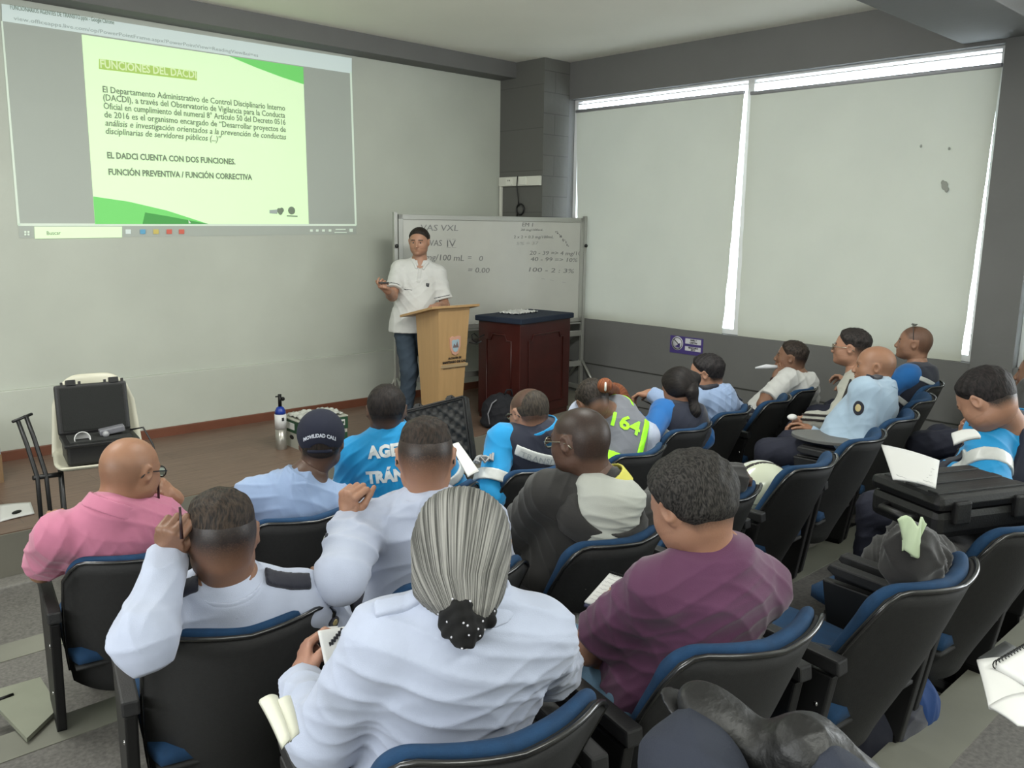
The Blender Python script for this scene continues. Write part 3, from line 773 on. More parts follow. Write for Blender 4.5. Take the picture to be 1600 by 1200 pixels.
def nets(d, lo, h):
    """naive surface nets -> verts, quads"""
    s = d < 0
    c = np.zeros(tuple(x-1 for x in s.shape), np.uint8)
    for dx in (0, 1):
        for dy in (0, 1):
            for dz in (0, 1):
                c += s[dx:s.shape[0]-1+dx, dy:s.shape[1]-1+dy, dz:s.shape[2]-1+dz]
    act = (c > 0) & (c < 8)
    I = np.argwhere(act)
    if len(I) == 0: return np.zeros((0, 3)), np.zeros((0, 4), int)
    idx = np.full(act.shape, -1, np.int32); idx[act] = np.arange(len(I))
    corners = [(0, 0, 0), (1, 0, 0), (0, 1, 0), (1, 1, 0), (0, 0, 1), (1, 0, 1), (0, 1, 1), (1, 1, 1)]
    val = np.stack([d[I[:, 0]+a, I[:, 1]+b, I[:, 2]+e] for a, b, e in corners], 1)
    P = np.zeros((len(I), 3)); cnt = np.zeros(len(I))
    for i in range(8):
        for j in range(i+1, 8):
            if sum(abs(a-b) for a, b in zip(corners[i], corners[j])) != 1: continue
            a, b = val[:, i], val[:, j]; x = (a < 0) != (b < 0)
            t = np.where(x, a/np.where(x, a-b, 1), 0)[:, None]
            ci, cj = np.array(corners[i], float), np.array(corners[j], float)
            P += np.where(x[:, None], ci+(cj-ci)*t, 0); cnt += x
    P = (I+P/cnt[:, None])*h+lo
    Q = []
    for axn, (u, v) in enumerate(((1, 2), (2, 0), (0, 1))):
        sl0 = [slice(1, -1)]*3; sl1 = [slice(1, -1)]*3
        sl0[axn] = slice(0, -1); sl1[axn] = slice(1, None)
        A, B = s[tuple(sl0)], s[tuple(sl1)]
        E = np.argwhere(A != B); off = np.ones(3, int); off[axn] = 0
        if len(E) == 0: continue
        g = E+off; flip = A[tuple(E.T)]
        du = np.zeros(3, int); du[u] = 1; dv = np.zeros(3, int); dv[v] = 1
        q = np.stack([idx[tuple((g-du-dv).T)], idx[tuple((g-dv).T)], idx[tuple(g.T)], idx[tuple((g-du).T)]], 1)
        q[~flip] = q[~flip][:, ::-1]
        Q.append(q)
    Q = np.concatenate(Q); Q = Q[(Q >= 0).all(1)]
    return P, Q
def relax(P, Q, n=1, f=.5):
    e = np.concatenate([Q[:, [0, 1]], Q[:, [1, 2]], Q[:, [2, 3]], Q[:, [3, 0]]])
    for _ in range(n):
        S_ = np.stack([np.bincount(e[:, 0], P[e[:, 1], i], len(P))+np.bincount(e[:, 1], P[e[:, 0], i], len(P)) for i in range(3)], 1)
        c = np.bincount(e[:, 0], minlength=len(P))+np.bincount(e[:, 1], minlength=len(P))
        P = P*(1-f)+f*S_/np.maximum(c, 1)[:, None]
    return P
def mesh_np(name, P, Q):
    me = bpy.data.meshes.new(name)
    me.vertices.add(len(P)); me.vertices.foreach_set('co', P.astype(np.float32).ravel())
    me.loops.add(len(Q)*4); me.loops.foreach_set('vertex_index', Q.astype(np.int32).ravel())
    me.polygons.add(len(Q)); me.polygons.foreach_set('loop_start', np.arange(0, len(Q)*4, 4, dtype=np.int32))
    me.polygons.foreach_set('use_smooth', np.ones(len(Q), bool))
    me.update(calc_edges=True)
    return me
def set_attr(me, name, vals):
    if vals.ndim == 1: a = me.attributes.new(name, 'FLOAT', 'POINT'); a.data.foreach_set('value', vals.astype(np.float32))
    else: a = me.attributes.new(name, 'FLOAT_VECTOR', 'POINT'); a.data.foreach_set('vector', vals.astype(np.float32).ravel())
def vnormals(me):
    n = np.zeros(len(me.vertices)*3, np.float32); me.vertex_normals.foreach_get('vector', n); return n.reshape(-1, 3)
def implicit(name, prims, h, m, parent, t=0.0, post=None, lo=None, hi=None, sm=1, disp=None, origin=None, attrs=None, **k):
    d, l, hh = field(prims, h, lo, hi, t, post); P, Q = nets(d, l, hh)
    if len(P) == 0: return None
    P = relax(P, Q, sm)
    return mesh_obj(name, P, Q, m, parent, disp, origin, attrs, **k)
def mesh_obj(name, P, Q, m, parent, disp=None, origin=None, attrs=None, **k):
    me = mesh_np(name, P, Q)
    if disp is not None: P = P+vnormals(me)*disp(P)[:, None]
    if attrs:
        for a, f in attrs.items(): set_attr(me, a, f(P))
    if origin is None: origin = np.array(parent.location) if parent is not None else np.zeros(3)
    me.vertices.foreach_set('co', (P-origin).astype(np.float32).ravel()); me.update()
    return link(name, me, m, parent, **k)
def wrinkle(seed, amp=.004, f=26, dirs=None):
    """soft drapery: a few warped ridged waves that come and go over the cloth"""
    r = np.random.RandomState(seed); K = 5
    D = r.normal(size=(K, 3)); D[:, 2] *= 1.5; D /= np.linalg.norm(D, axis=1)[:, None]; ph = r.uniform(0, 6.28, (K, 3)); F = f*r.uniform(1.4, 3.6, K)
    def g(P):
        o = 0
        w = np.sin(P@V3(7, 5, 6)+ph[0, 0])+np.sin(P@V3(-5, 9, 4)+ph[1, 1])
        for i in range(K):
            s_ = np.sin(P@D[i]*F[i]+ph[i, 0]+1.6*w+1.2*np.sin(P@D[(i+1) % K]*13+ph[i, 2]))
            m_ = np.clip(np.sin(P@D[(i+2) % K]*11+ph[i, 1])*1.5, 0, 1)
            o = o+m_*((1-np.abs(s_))**1.6*1.3-.35)
        return amp*o*.6
    return g
def fr(yaw, pitch=0, roll=0):
    """columns right, forward, up; yaw 0 faces +Y, positive turns to +X; pitch up; roll tilts to the right"""
    y, p, r = map(math.radians, (-yaw, pitch, roll))
    m = Matrix.Rotation(y, 3, 'Z') @ Matrix.Rotation(p, 3, 'X') @ Matrix.Rotation(r, 3, 'Y')
    return np.array(m)
# ---------------------------------------------------------------- anatomy
def head_prims(Hc, M, s=1.0, g=1.0):
    """head built round its centre Hc with frame M"""
    T = lambda *p: Hc+M@(np.array(p, float)*s)
    E = lambda c, r, k=.02, MM=None, sub=False: Ell(T(*c), np.array(r)*s, M if MM is None else M@MM, k*s, sub)
    r = [E((0, -.016, .036), (.077, .093, .079)), E((0, -.04, .0), (.066, .066, .07), .04), E((0, .022, .0), (.068, .070, .085), .04),
         E((0, .030, -.045), (.058*g, .058, .062), .04), E((0, .052, -.082), (.034*g, .036, .030), .03)]
    for q in (-1, 1):
        r += [E((q*.042, .050, -.028), (.024*g, .026, .028), .02), E((q*.044*g, .014, -.064), (.019*g, .036, .020), .03)]
    r += [Cap(T(-.036, .078, .018), T(.036, .078, .018), .011*s, .011*s, .015*s)]
    for q in (-1, 1): r += [E((q*.031, .101, -.002), (.018, .017, .013), .012, sub=True), E((q*.031, .076, -.002), (.0125, .0125, .0125), .002)]
    r += [Cap(T(0, .088, .008), T(0, .108, -.030), .0075*s, .0115*s, .012*s), E((0, .105, -.037), (.017, .011, .009), .008)]
    r += [E((0, .092, -.056), (.024, .011, .0065), .008), E((0, .090, -.067), (.021, .011, .0070), .006), E((0, .102, -.0615), (.022, .006, .0018), .004, sub=True), E((0, .080, -.092), (.020, .016, .014), .02)]
    for q in (-1, 1):
        MM = np.array(Matrix.Rotation(math.radians(-22*q), 3, 'Z') @ Matrix.Rotation(math.radians(-10), 3, 'X'))
        r += [E((q*.079, -.006, -.004), (.006, .019, .032), .010, MM), E((q*.086, -.008, .001), (.0065, .0195, .029), .004, MM), E((q*.092, -.003, .000), (.006, .012, .019), .005, MM, True)]
    return r
def hair_region(L):
    """L head-local coords; >0 where a man's short hair grows"""
    x, y, z = L
    a = (.050-y)+.88*(z-.020)
    b = (z+.068)-1.02*np.maximum(y+.055, 0)+.0*x
    c = (.062 - y) + .9*(z-.038)
    return np.minimum(np.minimum(a, b*.8), c)
def loc_of(P, Hc, M, s): 
    q = (P-Hc)@M/s; return q[:, 0], q[:, 1], q[:, 2]
def hand_prims(W, dirv, pn, right, curl, s=1.0, thumb=.5, spread=.0):
    """W wrist, dirv wrist->knuckles, pn out of the palm, curl 4 values 0..1"""
    y = nrm(dirv); z = np.array(pn, float); z = nrm(z-(z@y)*y); x = np.cross(y, z)
    if not right: x = -x
    B = np.stack([x, y, z], 1); T = lambda a: W+B@(np.array(a, float)*s)
    if not isinstance(curl, (list, tuple)): curl = [curl]*4
    r = [Cap(T((0, -.01, 0)), T((0, .03, 0)), .025*s, .027*s, .02), Ell(T((0, .052, -.002)), np.array((.041, .048, .0145))*s, B, .012), Ell(T((.026, .032, .012)), np.array((.015, .028, .013))*s, B, .012), Ell(T((-.028, .04, .010)), np.array((.012, .03, .011))*s, B, .012)]
    for i, (fx, fy, l) in enumerate(((.031, .086, 1.0), (.0105, .092, 1.1), (-.0105, .088, 1.0), (-.030, .078, .8))):
        p = np.array((fx, fy, -.002)); a = 0.0; sp = (fx/.03)*(.06+spread)
        c = curl[i]
        for j, (ln, r0, r1, mx) in enumerate(((.044, .0095, .0088, 1.45), (.027, .0086, .0078, 1.7), (.021, .0076, .0066, 1.1))):
            a += c*mx+ (.06 if j else 0); L_ = ln*l
            q = p+np.array((math.sin(sp)*L_*math.cos(a), math.cos(a)*L_*math.cos(sp), math.sin(a)*L_))
            r.append(Cap(T(p), T(q), r0*s, r1*s, .0045 if j else .008)); p = q
    p = np.array((.026, .022, .010)); a = .25
    for j, (ln, r0, r1) in enumerate(((.042, .014, .0105), (.032, .0105, .009), (.025, .009, .0075))):
        out = .75-thumb*.55-.28*j*thumb; fz = thumb*(.35+.42*j)
        dv = nrm((out, .75, fz)); q = p+dv*ln
        r.append(Cap(T(p), T(q), r0*s, r1*s, .008 if j == 0 else .004)); p = q
    return r
def elbow_from(Sh, ray_px, L1, near=True):
    """point on camera ray through pixel at distance L1 from Sh (nearer or farther solution)"""
    o = V3(0, 0, CAM_H); d = nrm(ray(*ray_px)); b = d@(Sh-o); q = Sh-(o+d*b); dist = np.linalg.norm(q)
    if dist >= L1: p = o+d*b; return Sh+nrm(p-Sh)*L1
    dd = math.sqrt(L1*L1-dist*dist)
    return o+d*(b-dd if near else b+dd)
SKINS = {}
def skin_mat(key):
    c, r = {'tan': ((.61, .455, .37), (.16, .12, .10)), 'brown': ((.47, .345, .275), (.12, .09, .08)), 'dark': ((.33, .245, .20), (.09, .07, .065)), 'deep': ((.345, .255, .21), (.07, .06, .055)),
            'light': ((.72, .54, .44), (.14, .11, .10)), 'bald': ((.56, .41, .32), (.45, .33, .26)), 'baldtan': ((.57, .425, .345), (.28, .20, .16)), 'lady': ((.62, .46, .385), (.60, .42, .34))}[key]
    return attr_mat('skin_'+key, c, r, .48, sss=.06, bump=.12)
def person(key, spec):
    """spec in world space. H head centre, head (yaw,pitch,roll), P pelvis, ty torso yaw, ..."""
    g = spec.get('g', 1.0); s = spec.get('s', 1.0); res = spec.get('h', .006)
    Hc = np.array(spec['H'], float); M = fr(*spec['head']); up = np.array([0, 0, 1.])
    N = np.array(spec['N'], float) if 'N' in spec else Hc+fr(spec['head'][0], spec['head'][1]*.4)@V3(0, -.045, -.155)*s
    Pv = np.array(spec['P'], float)
    tu = nrm(N-Pv); ty = spec.get('ty', spec['head'][0]); F0 = fr(ty)[:, 1]; rt = nrm(np.cross(F0, tu)); fw = np.cross(tu, rt)
    if spec.get('troll'): 
        a = math.radians(spec['troll']); rt = nrm(rt*math.cos(a)-tu*math.sin(a))
    TM = np.stack([rt, fw, np.cross(rt, fw)], 1); Lt = np.linalg.norm(N-Pv)
    sw = spec.get('sw', .178)*s
    Sh = {1: N+TM@V3(sw, .0, -.070*s), -1: N+TM@V3(-sw, .0, -.070*s)}
    for q, nme in ((1, 'SR'), (-1, 'SL')):
        if nme in spec: Sh[q] = Sh[q]+TM@np.array(spec[nme], float)
    arms = {}
    for q, nme in ((1, 'R'), (-1, 'L')):
        a = spec.get(nme, {})
        L1, L2 = .285*s, .25*s
        if 'ep' in a: E_ = elbow_from(Sh[q], a['ep'], L1, a.get('en', True))
        else: E_ = Sh[q]+TM@(nrm(a.get('e', (q*.35, .25, -1)))*L1)
        if 'wp' in a: W_ = elbow_from(E_, a['wp'], L2, a.get('wn', False))
        else: W_ = E_+TM@(nrm(a.get('w', (-q*.25, 1, -.05)))*L2)
        hd = TM@nrm(a['hd']) if 'hd' in a else nrm(W_-E_); hp = TM@nrm(a.get('hp', (0, 0, -1)))
        arms[q] = (E_, W_, hd, hp, a)
    legs = {}
    for q, nme in ((1, 'RL'), (-1, 'LL')):
        a = spec.get(nme)
        hip = Pv+TM@V3(q*.09, .0, -.0)
        if a is None:
            f2 = nrm(V3(F0[0], F0[1], 0)); r2 = nrm(np.cross(f2, up))
            knee = hip+f2*.40*s+r2*q*.06+up*-.0; knee[2] = spec['floor']+.50
            ank = knee+f2*spec.get('shin', .03)+V3(0, 0, -.41); ank[2] = spec['floor']+.085
        else: knee, ank = np.array(a[0], float), np.array(a[1], float)
        legs[q] = (hip, knee, ank)
    t = thing('person', spec['label'], 'person', tuple((Pv+V3(0, 0, 0)).tolist())); t.location.z = spec['floor']
    if spec.get('group'): t['group'] = spec['group']
    # --- body prims
    HP = head_prims(Hc, M, s, spec.get('jaw', 1.0)*(.5+.5*g))
    neck = [Cap(Hc+M@V3(0, -.024, -.045)*s, N+TM@V3(0, .012, -.02), .057*s*(.5+.5*g), .064*s*(.5+.5*g), .035)]
    C_ = lambda f, y=0: Pv+tu*Lt*f+fw*y
    gg = .5+.5*g
    torso = [Ell(C_(.03), (.165*gg*s, .125*gg*s, .12*s), TM, .06), Ell(C_(.30, .03*g), (.150*g*s, .120*g*s, .17*s), TM, .07), Ell(C_(.66, .005), (.162*gg*s, .108*gg*s, .18*s), TM, .07), Ell(C_(.86, -.01), (.135*gg*s, .082*s, .085*s), TM, .05),
             Cap(Sh[-1]+TM@V3(.03, 0, .004), Sh[1]+TM@V3(-.03, 0, .004), .050*s, .050*s, .05),
             Cap(N+TM@V3(0, -.01, .015), Sh[1]+TM@V3(-.045, 0, .018), .046*s, .036*s, .04), Cap(N+TM@V3(0, -.01, .015), Sh[-1]+TM@V3(.045, 0, .018), .046*s, .036*s, .04)]
    up_a = []; fo_a = []; hands = []
    for q in (1, -1):
        E_, W_, hd, hp, a = arms[q]
        up_a.append([Ell(Sh[q], .053*s*gg, None, .04), Cap(Sh[q], E_, .049*s*gg, .040*s*gg, .03)])
        mid = E_+(W_-E_)*.3
        fo_a.append([Cap(E_, mid, .042*s*gg, .042*s*gg, .02), Cap(mid, W_, .042*s*gg, .027*s, .02)])
        if not a.get('nohand'): hands.append((q, W_, hand_prims(W_, hd, hp, q > 0, a.get('curl', .35), s*.98, a.get('thumb', .5), a.get('spread', 0))))
        else: hands.append((q, W_, []))
    legp = []
    for q in (1, -1):
        hip, knee, ank = legs[q]
        legp += [Cap(hip, knee, .088*s*gg, .062*s*gg, .04), Cap(knee, knee+(ank-knee)*.4, .060*s, .056*s, .03), Cap(knee+(ank-knee)*.4, ank, .056*s, .038*s, .03)]
    # --- body mesh: coarse trunk + fine head + fine hands in one mesh
    PP = []; QQ = []; n0 = 0
    def add(P, Q, sm=1):
        nonlocal n0
        if len(P) == 0: return
        PP.append(relax(P, Q, sm)); QQ.append(Q+n0); n0 += len(P)
    allp = neck+torso+up_a[0]+up_a[1]+fo_a[0]+fo_a[1]+legp+HP
    for _, _, hpz in hands: allp = allp+hpz
    cutz = Hc+M@V3(0, -.02, -.10)*s; nd = nrm((Hc+M@V3(0, -.024, -.045)*s)-(N+TM@V3(0, .012, -.02)))
    def keep_body(d, X, Y, Z):
        d = np.maximum(d, (X-cutz[0])*nd[0]+(Y-cutz[1])*nd[1]+(Z-cutz[2])*nd[2])
        for q, W_, hpz in hands:
            if hpz:
                # remove everything beyond wrist plane within hand radius
                ax_ = nrm(W_-arms[q][0]); w = W_-ax_*.012
                pl = (X-w[0])*ax_[0]+(Y-w[1])*ax_[1]+(Z-w[2])*ax_[2]
                rr = (X-w[0])**2+(Y-w[1])**2+(Z-w[2])**2
                d = np.where((rr < .26**2) & (d > -9) & (pl > 0) & (near_any(X, Y, Z, hpz)), np.maximum(d, pl), d)
        return d
    def near_any(X, Y, Z, hpz):
        lo = np.min([p.lo for p in hpz], 0)-.012; hi = np.max([p.hi for p in hpz], 0)+.012
        return (X > lo[0]) & (X < hi[0]) & (Y > lo[1]) & (Y < hi[1]) & (Z > lo[2]) & (Z < hi[2])
    bodyp = [p for p in allp if p not in HP]
    d, l, hh = field(bodyp, res*1.25, post=keep_body); add(*nets(d, l, hh))
    fh = min(res, spec.get('hh', .004))
    lo = Hc-.19*s; hi = Hc+.19*s
    def keep_head(d, X, Y, Z): return np.maximum(d, -((X-cutz[0])*nd[0]+(Y-cutz[1])*nd[1]+(Z-cutz[2])*nd[2])-.006)
    hr = [n0, 0]; d, l, hh = field(neck+HP, fh, lo, hi, post=keep_head); add(*nets(d, l, hh), sm=1); hr[1] = n0
    for q, W_, hpz in hands:
        if not hpz: continue
        ax_ = nrm(W_-arms[q][0]); w = W_-ax_*.018
        hl = np.min([p.lo for p in hpz], 0)-.03; hi2 = np.max([p.hi for p in hpz], 0)+.03
        d, l, hh = field(hpz+fo_a[0 if q == 1 else 1], min(.0032, spec.get('hh', .0032)), hl, hi2, post=lambda d, X, Y, Z: np.maximum(d, -((X-w[0])*ax_[0]+(Y-w[1])*ax_[1]+(Z-w[2])*ax_[2])))
        add(*nets(d, l, hh), sm=1)
    P = np.concatenate(PP); Q = np.concatenate(QQ)
    ht = spec.get('hairtype', 'short')
    def tint(P):
        L_ = loc_of(P, Hc, M, s); x, y, z = L_
        reg = hair_region(L_); inh = (np.abs(x) < .1) & (np.abs(y) < .14) & (z > -.12)
        v = np.zeros(len(P))
        if ht == 'bald': v = .55*np.clip(reg/.03, 0, 1)*np.clip((.052-z)/.03, 0, 1)
        elif ht == 'shaved': v = .75*np.clip(reg/.02, 0, 1)
        else: v = np.clip(reg/spec.get('fadew', .028), 0, 1)*1.1
        ear = (np.abs(x) > .072) & (y > -.035) & (y < .03) & (z < .032)
        v = np.where(ear, 0, v)
        # brows, stubble
        v = np.maximum(v, .95*(np.abs(z-.020-.05*(.03-np.abs(np.abs(x)-.032)).clip(0)) < .0045)*(np.abs(np.abs(x)-.032) < .019)*(y > .06))
        v = np.maximum(v, spec.get('beard', .12)*((z < -.045) & (y > .0) & (np.abs(z+.061) > .010)))
        hb = np.zeros(len(P), bool); hb[hr[0]:hr[1]] = True
        return np.where(inh & hb, v, 0)
    body = mesh_obj('body', P, Q, skin_mat(spec.get('skin', 'tan')), t, attrs={'tint': tint})
    # --- eyes for faces that show
    if spec.get('face'):
        for q in (-1, 1):
            e = MB(); e.ball((0, 0, 0), .0114*s, u=16, v=10)
            eo = e.build('eye', mat('eye_white', (.52, .48, .45), .3), t); 
            c = Hc+M@V3(q*.031, .0775, -.002)*s; eo.location = Vector(c)-t.location
            i = MB().ball(tuple(M@V3(0, .0066, 0)*s), .0066*s, u=12, v=8).build('iris', mat('eye_iris', (.09, .06, .05), .15), eo)
        lp = [Ell(Hc+M@V3(0, .0955, -.0555)*s, np.array((.020, .0085, .0045))*s, M, .004), Ell(Hc+M@V3(0, .094, -.0672)*s, np.array((.017, .008, .0055))*s, M, .004)]
        implicit('lips', lp, .0022, mat('lips_'+spec.get('skin', 'tan'), tuple(x*.82 for x in srgb2(SK_C[spec.get('skin', 'tan')])), .5), t, sm=1)
    # --- hair
    hc = spec.get('hair', ('14110f', '2a221d'))
    hm = attr_mat('hair_%s_%s' % hc, hc[0], hc[1], .5, streak=True, bump=.8)
    def flow(P):
        x, y, z = loc_of(P, Hc, M, s)
        fre = spec.get('hfreq', 200); w = .004*np.sin(y*60+z*45)
        return np.stack([(x+w)*fre, (y+w)*fre*.35, (z-w)*fre*.22], 1)
    if ht in ('short', 'bald_ring', 'thin_top', 'buzz'):
        th = spec.get('thick', .009)
        def post(d, X, Y, Z):
            x = ((X-Hc[0])*M[0, 0]+(Y-Hc[1])*M[1, 0]+(Z-Hc[2])*M[2, 0])/s; y = ((X-Hc[0])*M[0, 1]+(Y-Hc[1])*M[1, 1]+(Z-Hc[2])*M[2, 1])/s; z = ((X-Hc[0])*M[0, 2]+(Y-Hc[1])*M[1, 2]+(Z-Hc[2])*M[2, 2])/s
            reg = hair_region((x, y, z))
            if 'fade' in spec: reg = np.minimum(reg, (z-spec['fade'])*.6)
            if ht == 'bald_ring': reg = np.minimum(reg, np.maximum(.045-z, (-.045-y)+.25*(.06-z)) )
            side = np.clip((z-spec.get('side', .0))/.05, 0, 1)
            tt = th*s*np.clip((reg-.006)/.028, 0, 1)*(spec.get('sides', .25)+(1-spec.get('sides', .25))*side)
            tt = tt*(1+.18*np.sin(x*140+y*60)*np.sin(y*120+z*90))
            return np.maximum(d-tt+.0008, -(reg-.004)*.7)
        skull = [p for p in HP[:5]]
        implicit('hair', skull, fh, hm, t, post=post, sm=1, attrs={'flow': flow}, lo=Hc-.15*s, hi=Hc+.15*s)
    # --- trousers
    tm = spec.get('pants', ('navy_trousers', (.09, .10, .16)))
    tm_ = mat(tm[0], tm[1], .85, noise=.08, nscale=20, bump=.2, bscale=300)
    pl = [Ell(C_(.03), (.172*gg*s, .132*gg*s, .12*s), TM, .06)]
    for q in (1, -1):
        hip, knee, ank = legs[q]; e2 = ank+(knee-ank)*.06
        pl += [Cap(hip, knee, .096*s*gg, .076*s*gg, .04), Cap(knee, e2, .074*s, .060*s, .03, cut1=.0)]
    implicit('trousers', pl, res*1.35, tm_, t, disp=wrinkle(hash(key) % 97 if False else len(key)+ord(key[-1]), .005, 22), sm=1)
    sm_c = spec.get('shoe', (.035, .033, .033))
    if not spec.get('noshoes'):
        for q in (1, -1):
            hip, knee, ank = legs[q]; fd = nrm(V3(F0[0], F0[1], 0)) if 'footdir' not in spec else nrm(spec['footdir'])
            u3 = nrm(np.cross(np.cross(fd, nrm(knee-ank)), fd)); r3 = np.cross(fd, u3); FM = np.stack([r3, fd, u3], 1)
            fp = [Ell(ank+FM@V3(0, .055, -.045), (.042, .115, .034), FM, .02), Ell(ank+FM@V3(0, -.01, -.02), (.040, .052, .055), FM, .03), Ell(ank+FM@V3(0, .12, -.05), (.044, .055, .028), FM, .02)]
            implicit('shoe', fp, res, mat('black_shoe_leather', sm_c, .25), t)
    if 'DBG' in globals():
        ln = V3(0, 0, 0)+(N-Pv); print('LEAN', key, 'right %.0f fwd %.0f len %.2f' % (math.degrees(math.atan2(ln@nrm(np.cross(F0, up)), ln[2])), math.degrees(math.atan2(ln@F0, ln[2])), Lt), 'HN %.2f' % np.linalg.norm(Hc-N))
    return dict(t=t, Hc=Hc, M=M, N=N, P=Pv, TM=TM, tu=tu, fw=fw, rt=rt, Lt=Lt, Sh=Sh, arms=arms, torso=torso, g=g, gg=gg, s=s, h=res, C_=C_, key=key, spec=spec, skull=HP[:5], legs=legs, nd=nd)
SK_C = {'tan': (.66, .47, .36), 'brown': (.50, .345, .26), 'dark': (.33, .225, .175), 'deep': (.25, .18, .15), 'light': (.72, .54, .44), 'bald': (.60, .42, .31), 'baldtan': (.60, .43, .33), 'lady': (.66, .47, .38)}
def srgb2(c): return c
def seed_of(k): return sum(ord(c)*(i+3) for i, c in enumerate(k)) % 1000
def shirt_prims(p, sleeve='long', loose=.012):
    g, gg, s, TM, C_, Sh, N, nd = p['g'], p['gg'], p['s'], p['TM'], p['C_'], p['Sh'], p['N'], p['nd']
    e = loose*.5; nr = .066*s*(.5+.5*g); vs = .035 if p['spec'].get('sleeveR', sleeve) == 'none' else 0
    r = [Ell(C_(.06), (.168*gg*s+e, .128*gg*s+e, .12*s), TM, .06), Ell(C_(.30, .03*g), (.150*g*s+e, .120*g*s+e, .17*s), TM, .07), Ell(C_(.66, .005), (.162*gg*s+e, .108*gg*s+e, .18*s), TM, .07), Ell(C_(.86, -.01), (.135*gg*s+e, .082*s+e, .085*s), TM, .05),
         Cap(Sh[-1]+TM@V3(.03+vs, 0, .004), Sh[1]+TM@V3(-.03-vs, 0, .004), .050*s, .050*s, .05)]
    for q in (1, -1): r.append(Cap(N+TM@V3(0, -.01, .015), Sh[q]+TM@V3(-q*(.045+vs*.6), 0, .018), .047*s, .040*s, .045))
    if p['spec'].get('hem'): r.append(Ell(C_(-.12), (.160*gg*s+e, .125*gg*s+e, .16), TM, .08)); r.append(Ell(C_(-.28), (.168*gg*s+e, .130*gg*s+e, .16), TM, .08))
    if p['spec'].get('neckstub', 1): r.append(Cap(N-nd*.05, N+nd*p['spec'].get('neckcut', .020), nr, nr*.98, .035, cut1=0))
    p['nbase'] = len(r); subs = []
    if p['spec'].get('vneck'): subs.append(Ell(N+TM@V3(0, .085, -.012), (.036, .06, .055), TM, .01, sub=True))
    for q in (1, -1):
        E_, W_, hd, hp, a = p['arms'][q]
        sl = p['spec'].get('sleeveR' if q > 0 else 'sleeveL', sleeve)
        if sl != 'none': r.append(Ell(Sh[q], .054*s*gg+e*.5, None, .04))
        if sl == 'short':
            e2 = Sh[q]+(E_-Sh[q])*.74
            r.append(Cap(Sh[q], e2, .052*s*gg+e, .050*s*gg+e*1.6, .03, cut1=0.0))
            ax = nrm(e2-Sh[q]); subs.append(Cap(e2-ax*.02, e2+ax*.10, .044*s*gg+e*.9, .046*s*gg+e*1.2, .004, sub=True))
        elif sl == 'long':
            r.append(Cap(Sh[q], E_, .051*s*gg+e, .044*s*gg+e*1.8, .03))
            wl = W_-nrm(W_-E_)*.01
            r.append(Cap(E_, wl, .044*s*gg+e*1.8, .030*s+e*1.3, .025, cut1=0.0))
    return r+subs
def garment(p, name, m, sleeve='long', loose=.012, amp=.005, f=24, res=None, post=None, t=.006, lab=None):
    pr = shirt_prims(p, sleeve, loose)
    o = implicit(name, pr, res or p['h'], m, p['t'], t=t+loose*.25, post=post, disp=wrinkle(seed_of(p['key']+name), amp, f), sm=1)
    if lab: o['label'] = lab
    p['sp'] = pr; p['shirt'] = o; p['st'] = t+loose*.25
    return o
def cloth(name, col, noise=.04, **k): return mat(name, col, .85, noise=noise, nscale=14, bump=.12, bscale=420, sheen=.2, **k)
def collar(p, m, hgt=.042, r=.066, wid=.012, drop=.012, name='collar'):
    N, nd, s, TM = p['N'], p['nd'], p['s'], p['TM']
    rr = (r+.011)*s*(.6+.4*p['g']); a = N-nd*.004; b = N+nd*(hgt+.012)+TM@V3(0, .004, 0)
    pr = [Cap(a, b, rr+wid*1.5, rr+wid*.45, .01, cut0=0, cut1=0), Cap(a-nd*.05, b+nd*.05, rr, rr-.003, .004, sub=True)]
    # open at the throat
    fc = N+nd*hgt+TM@V3(0, rr+.01, 0)
    pr.append(Ell(fc, (.022*s, .03*s, .05*s), TM, .01, sub=True))
    return implicit(name, pr, min(p['h'], .0045), m, p['t'], sm=1)
def band(p, name, m, region, lo, hi, t=.008, h=None, prims=None, thin=.006, lab=None):
    """patch of material lying on the garment where region(X,Y,Z) < 0"""
    pr = prims or p['sp']
    st = p.get('st', .008)
    def ps(d, X, Y, Z): return np.maximum(np.maximum(d-t-st, -(d+thin-st)), region(X, Y, Z))
    # field boxes must contain the patch
    o = implicit(name, pr, h or min(p['h'], .005), m, p['t'], lo=lo, hi=hi, post=ps, disp=wrinkle(seed_of(p['key']+name), .001, 30))
    if o is not None and lab: o['label'] = lab
    return o
def slab(c, n, w): 
    n = nrm(n)
    return lambda X, Y, Z: np.abs((X-c[0])*n[0]+(Y-c[1])*n[1]+(Z-c[2])*n[2])-w
def obox(c, M, hx, hy, hz):
    def f(X, Y, Z):
        q = [np.abs((X-c[0])*M[0, i]+(Y-c[1])*M[1, i]+(Z-c[2])*M[2, i]) for i in range(3)]
        return np.maximum(np.maximum(q[0]-hx, q[1]-hy), q[2]-hz)
    return f
def arm_band(p, q, f, w, m, upper=True, name='sleeve_stripe', t=.009, R=.10):
    E_, W_ = p['arms'][q][0], p['arms'][q][1]; a, b = (p['Sh'][q], E_) if upper else (E_, W_)
    c = a+(b-a)*f; n = nrm(b-a)
    rg = slab(c, n, w)
    return band(p, name, m, lambda X, Y, Z: np.maximum(rg(X, Y, Z), np.sqrt((X-c[0])**2+(Y-c[1])**2+(Z-c[2])**2)-R), c-R-.02, c+R+.02, t)
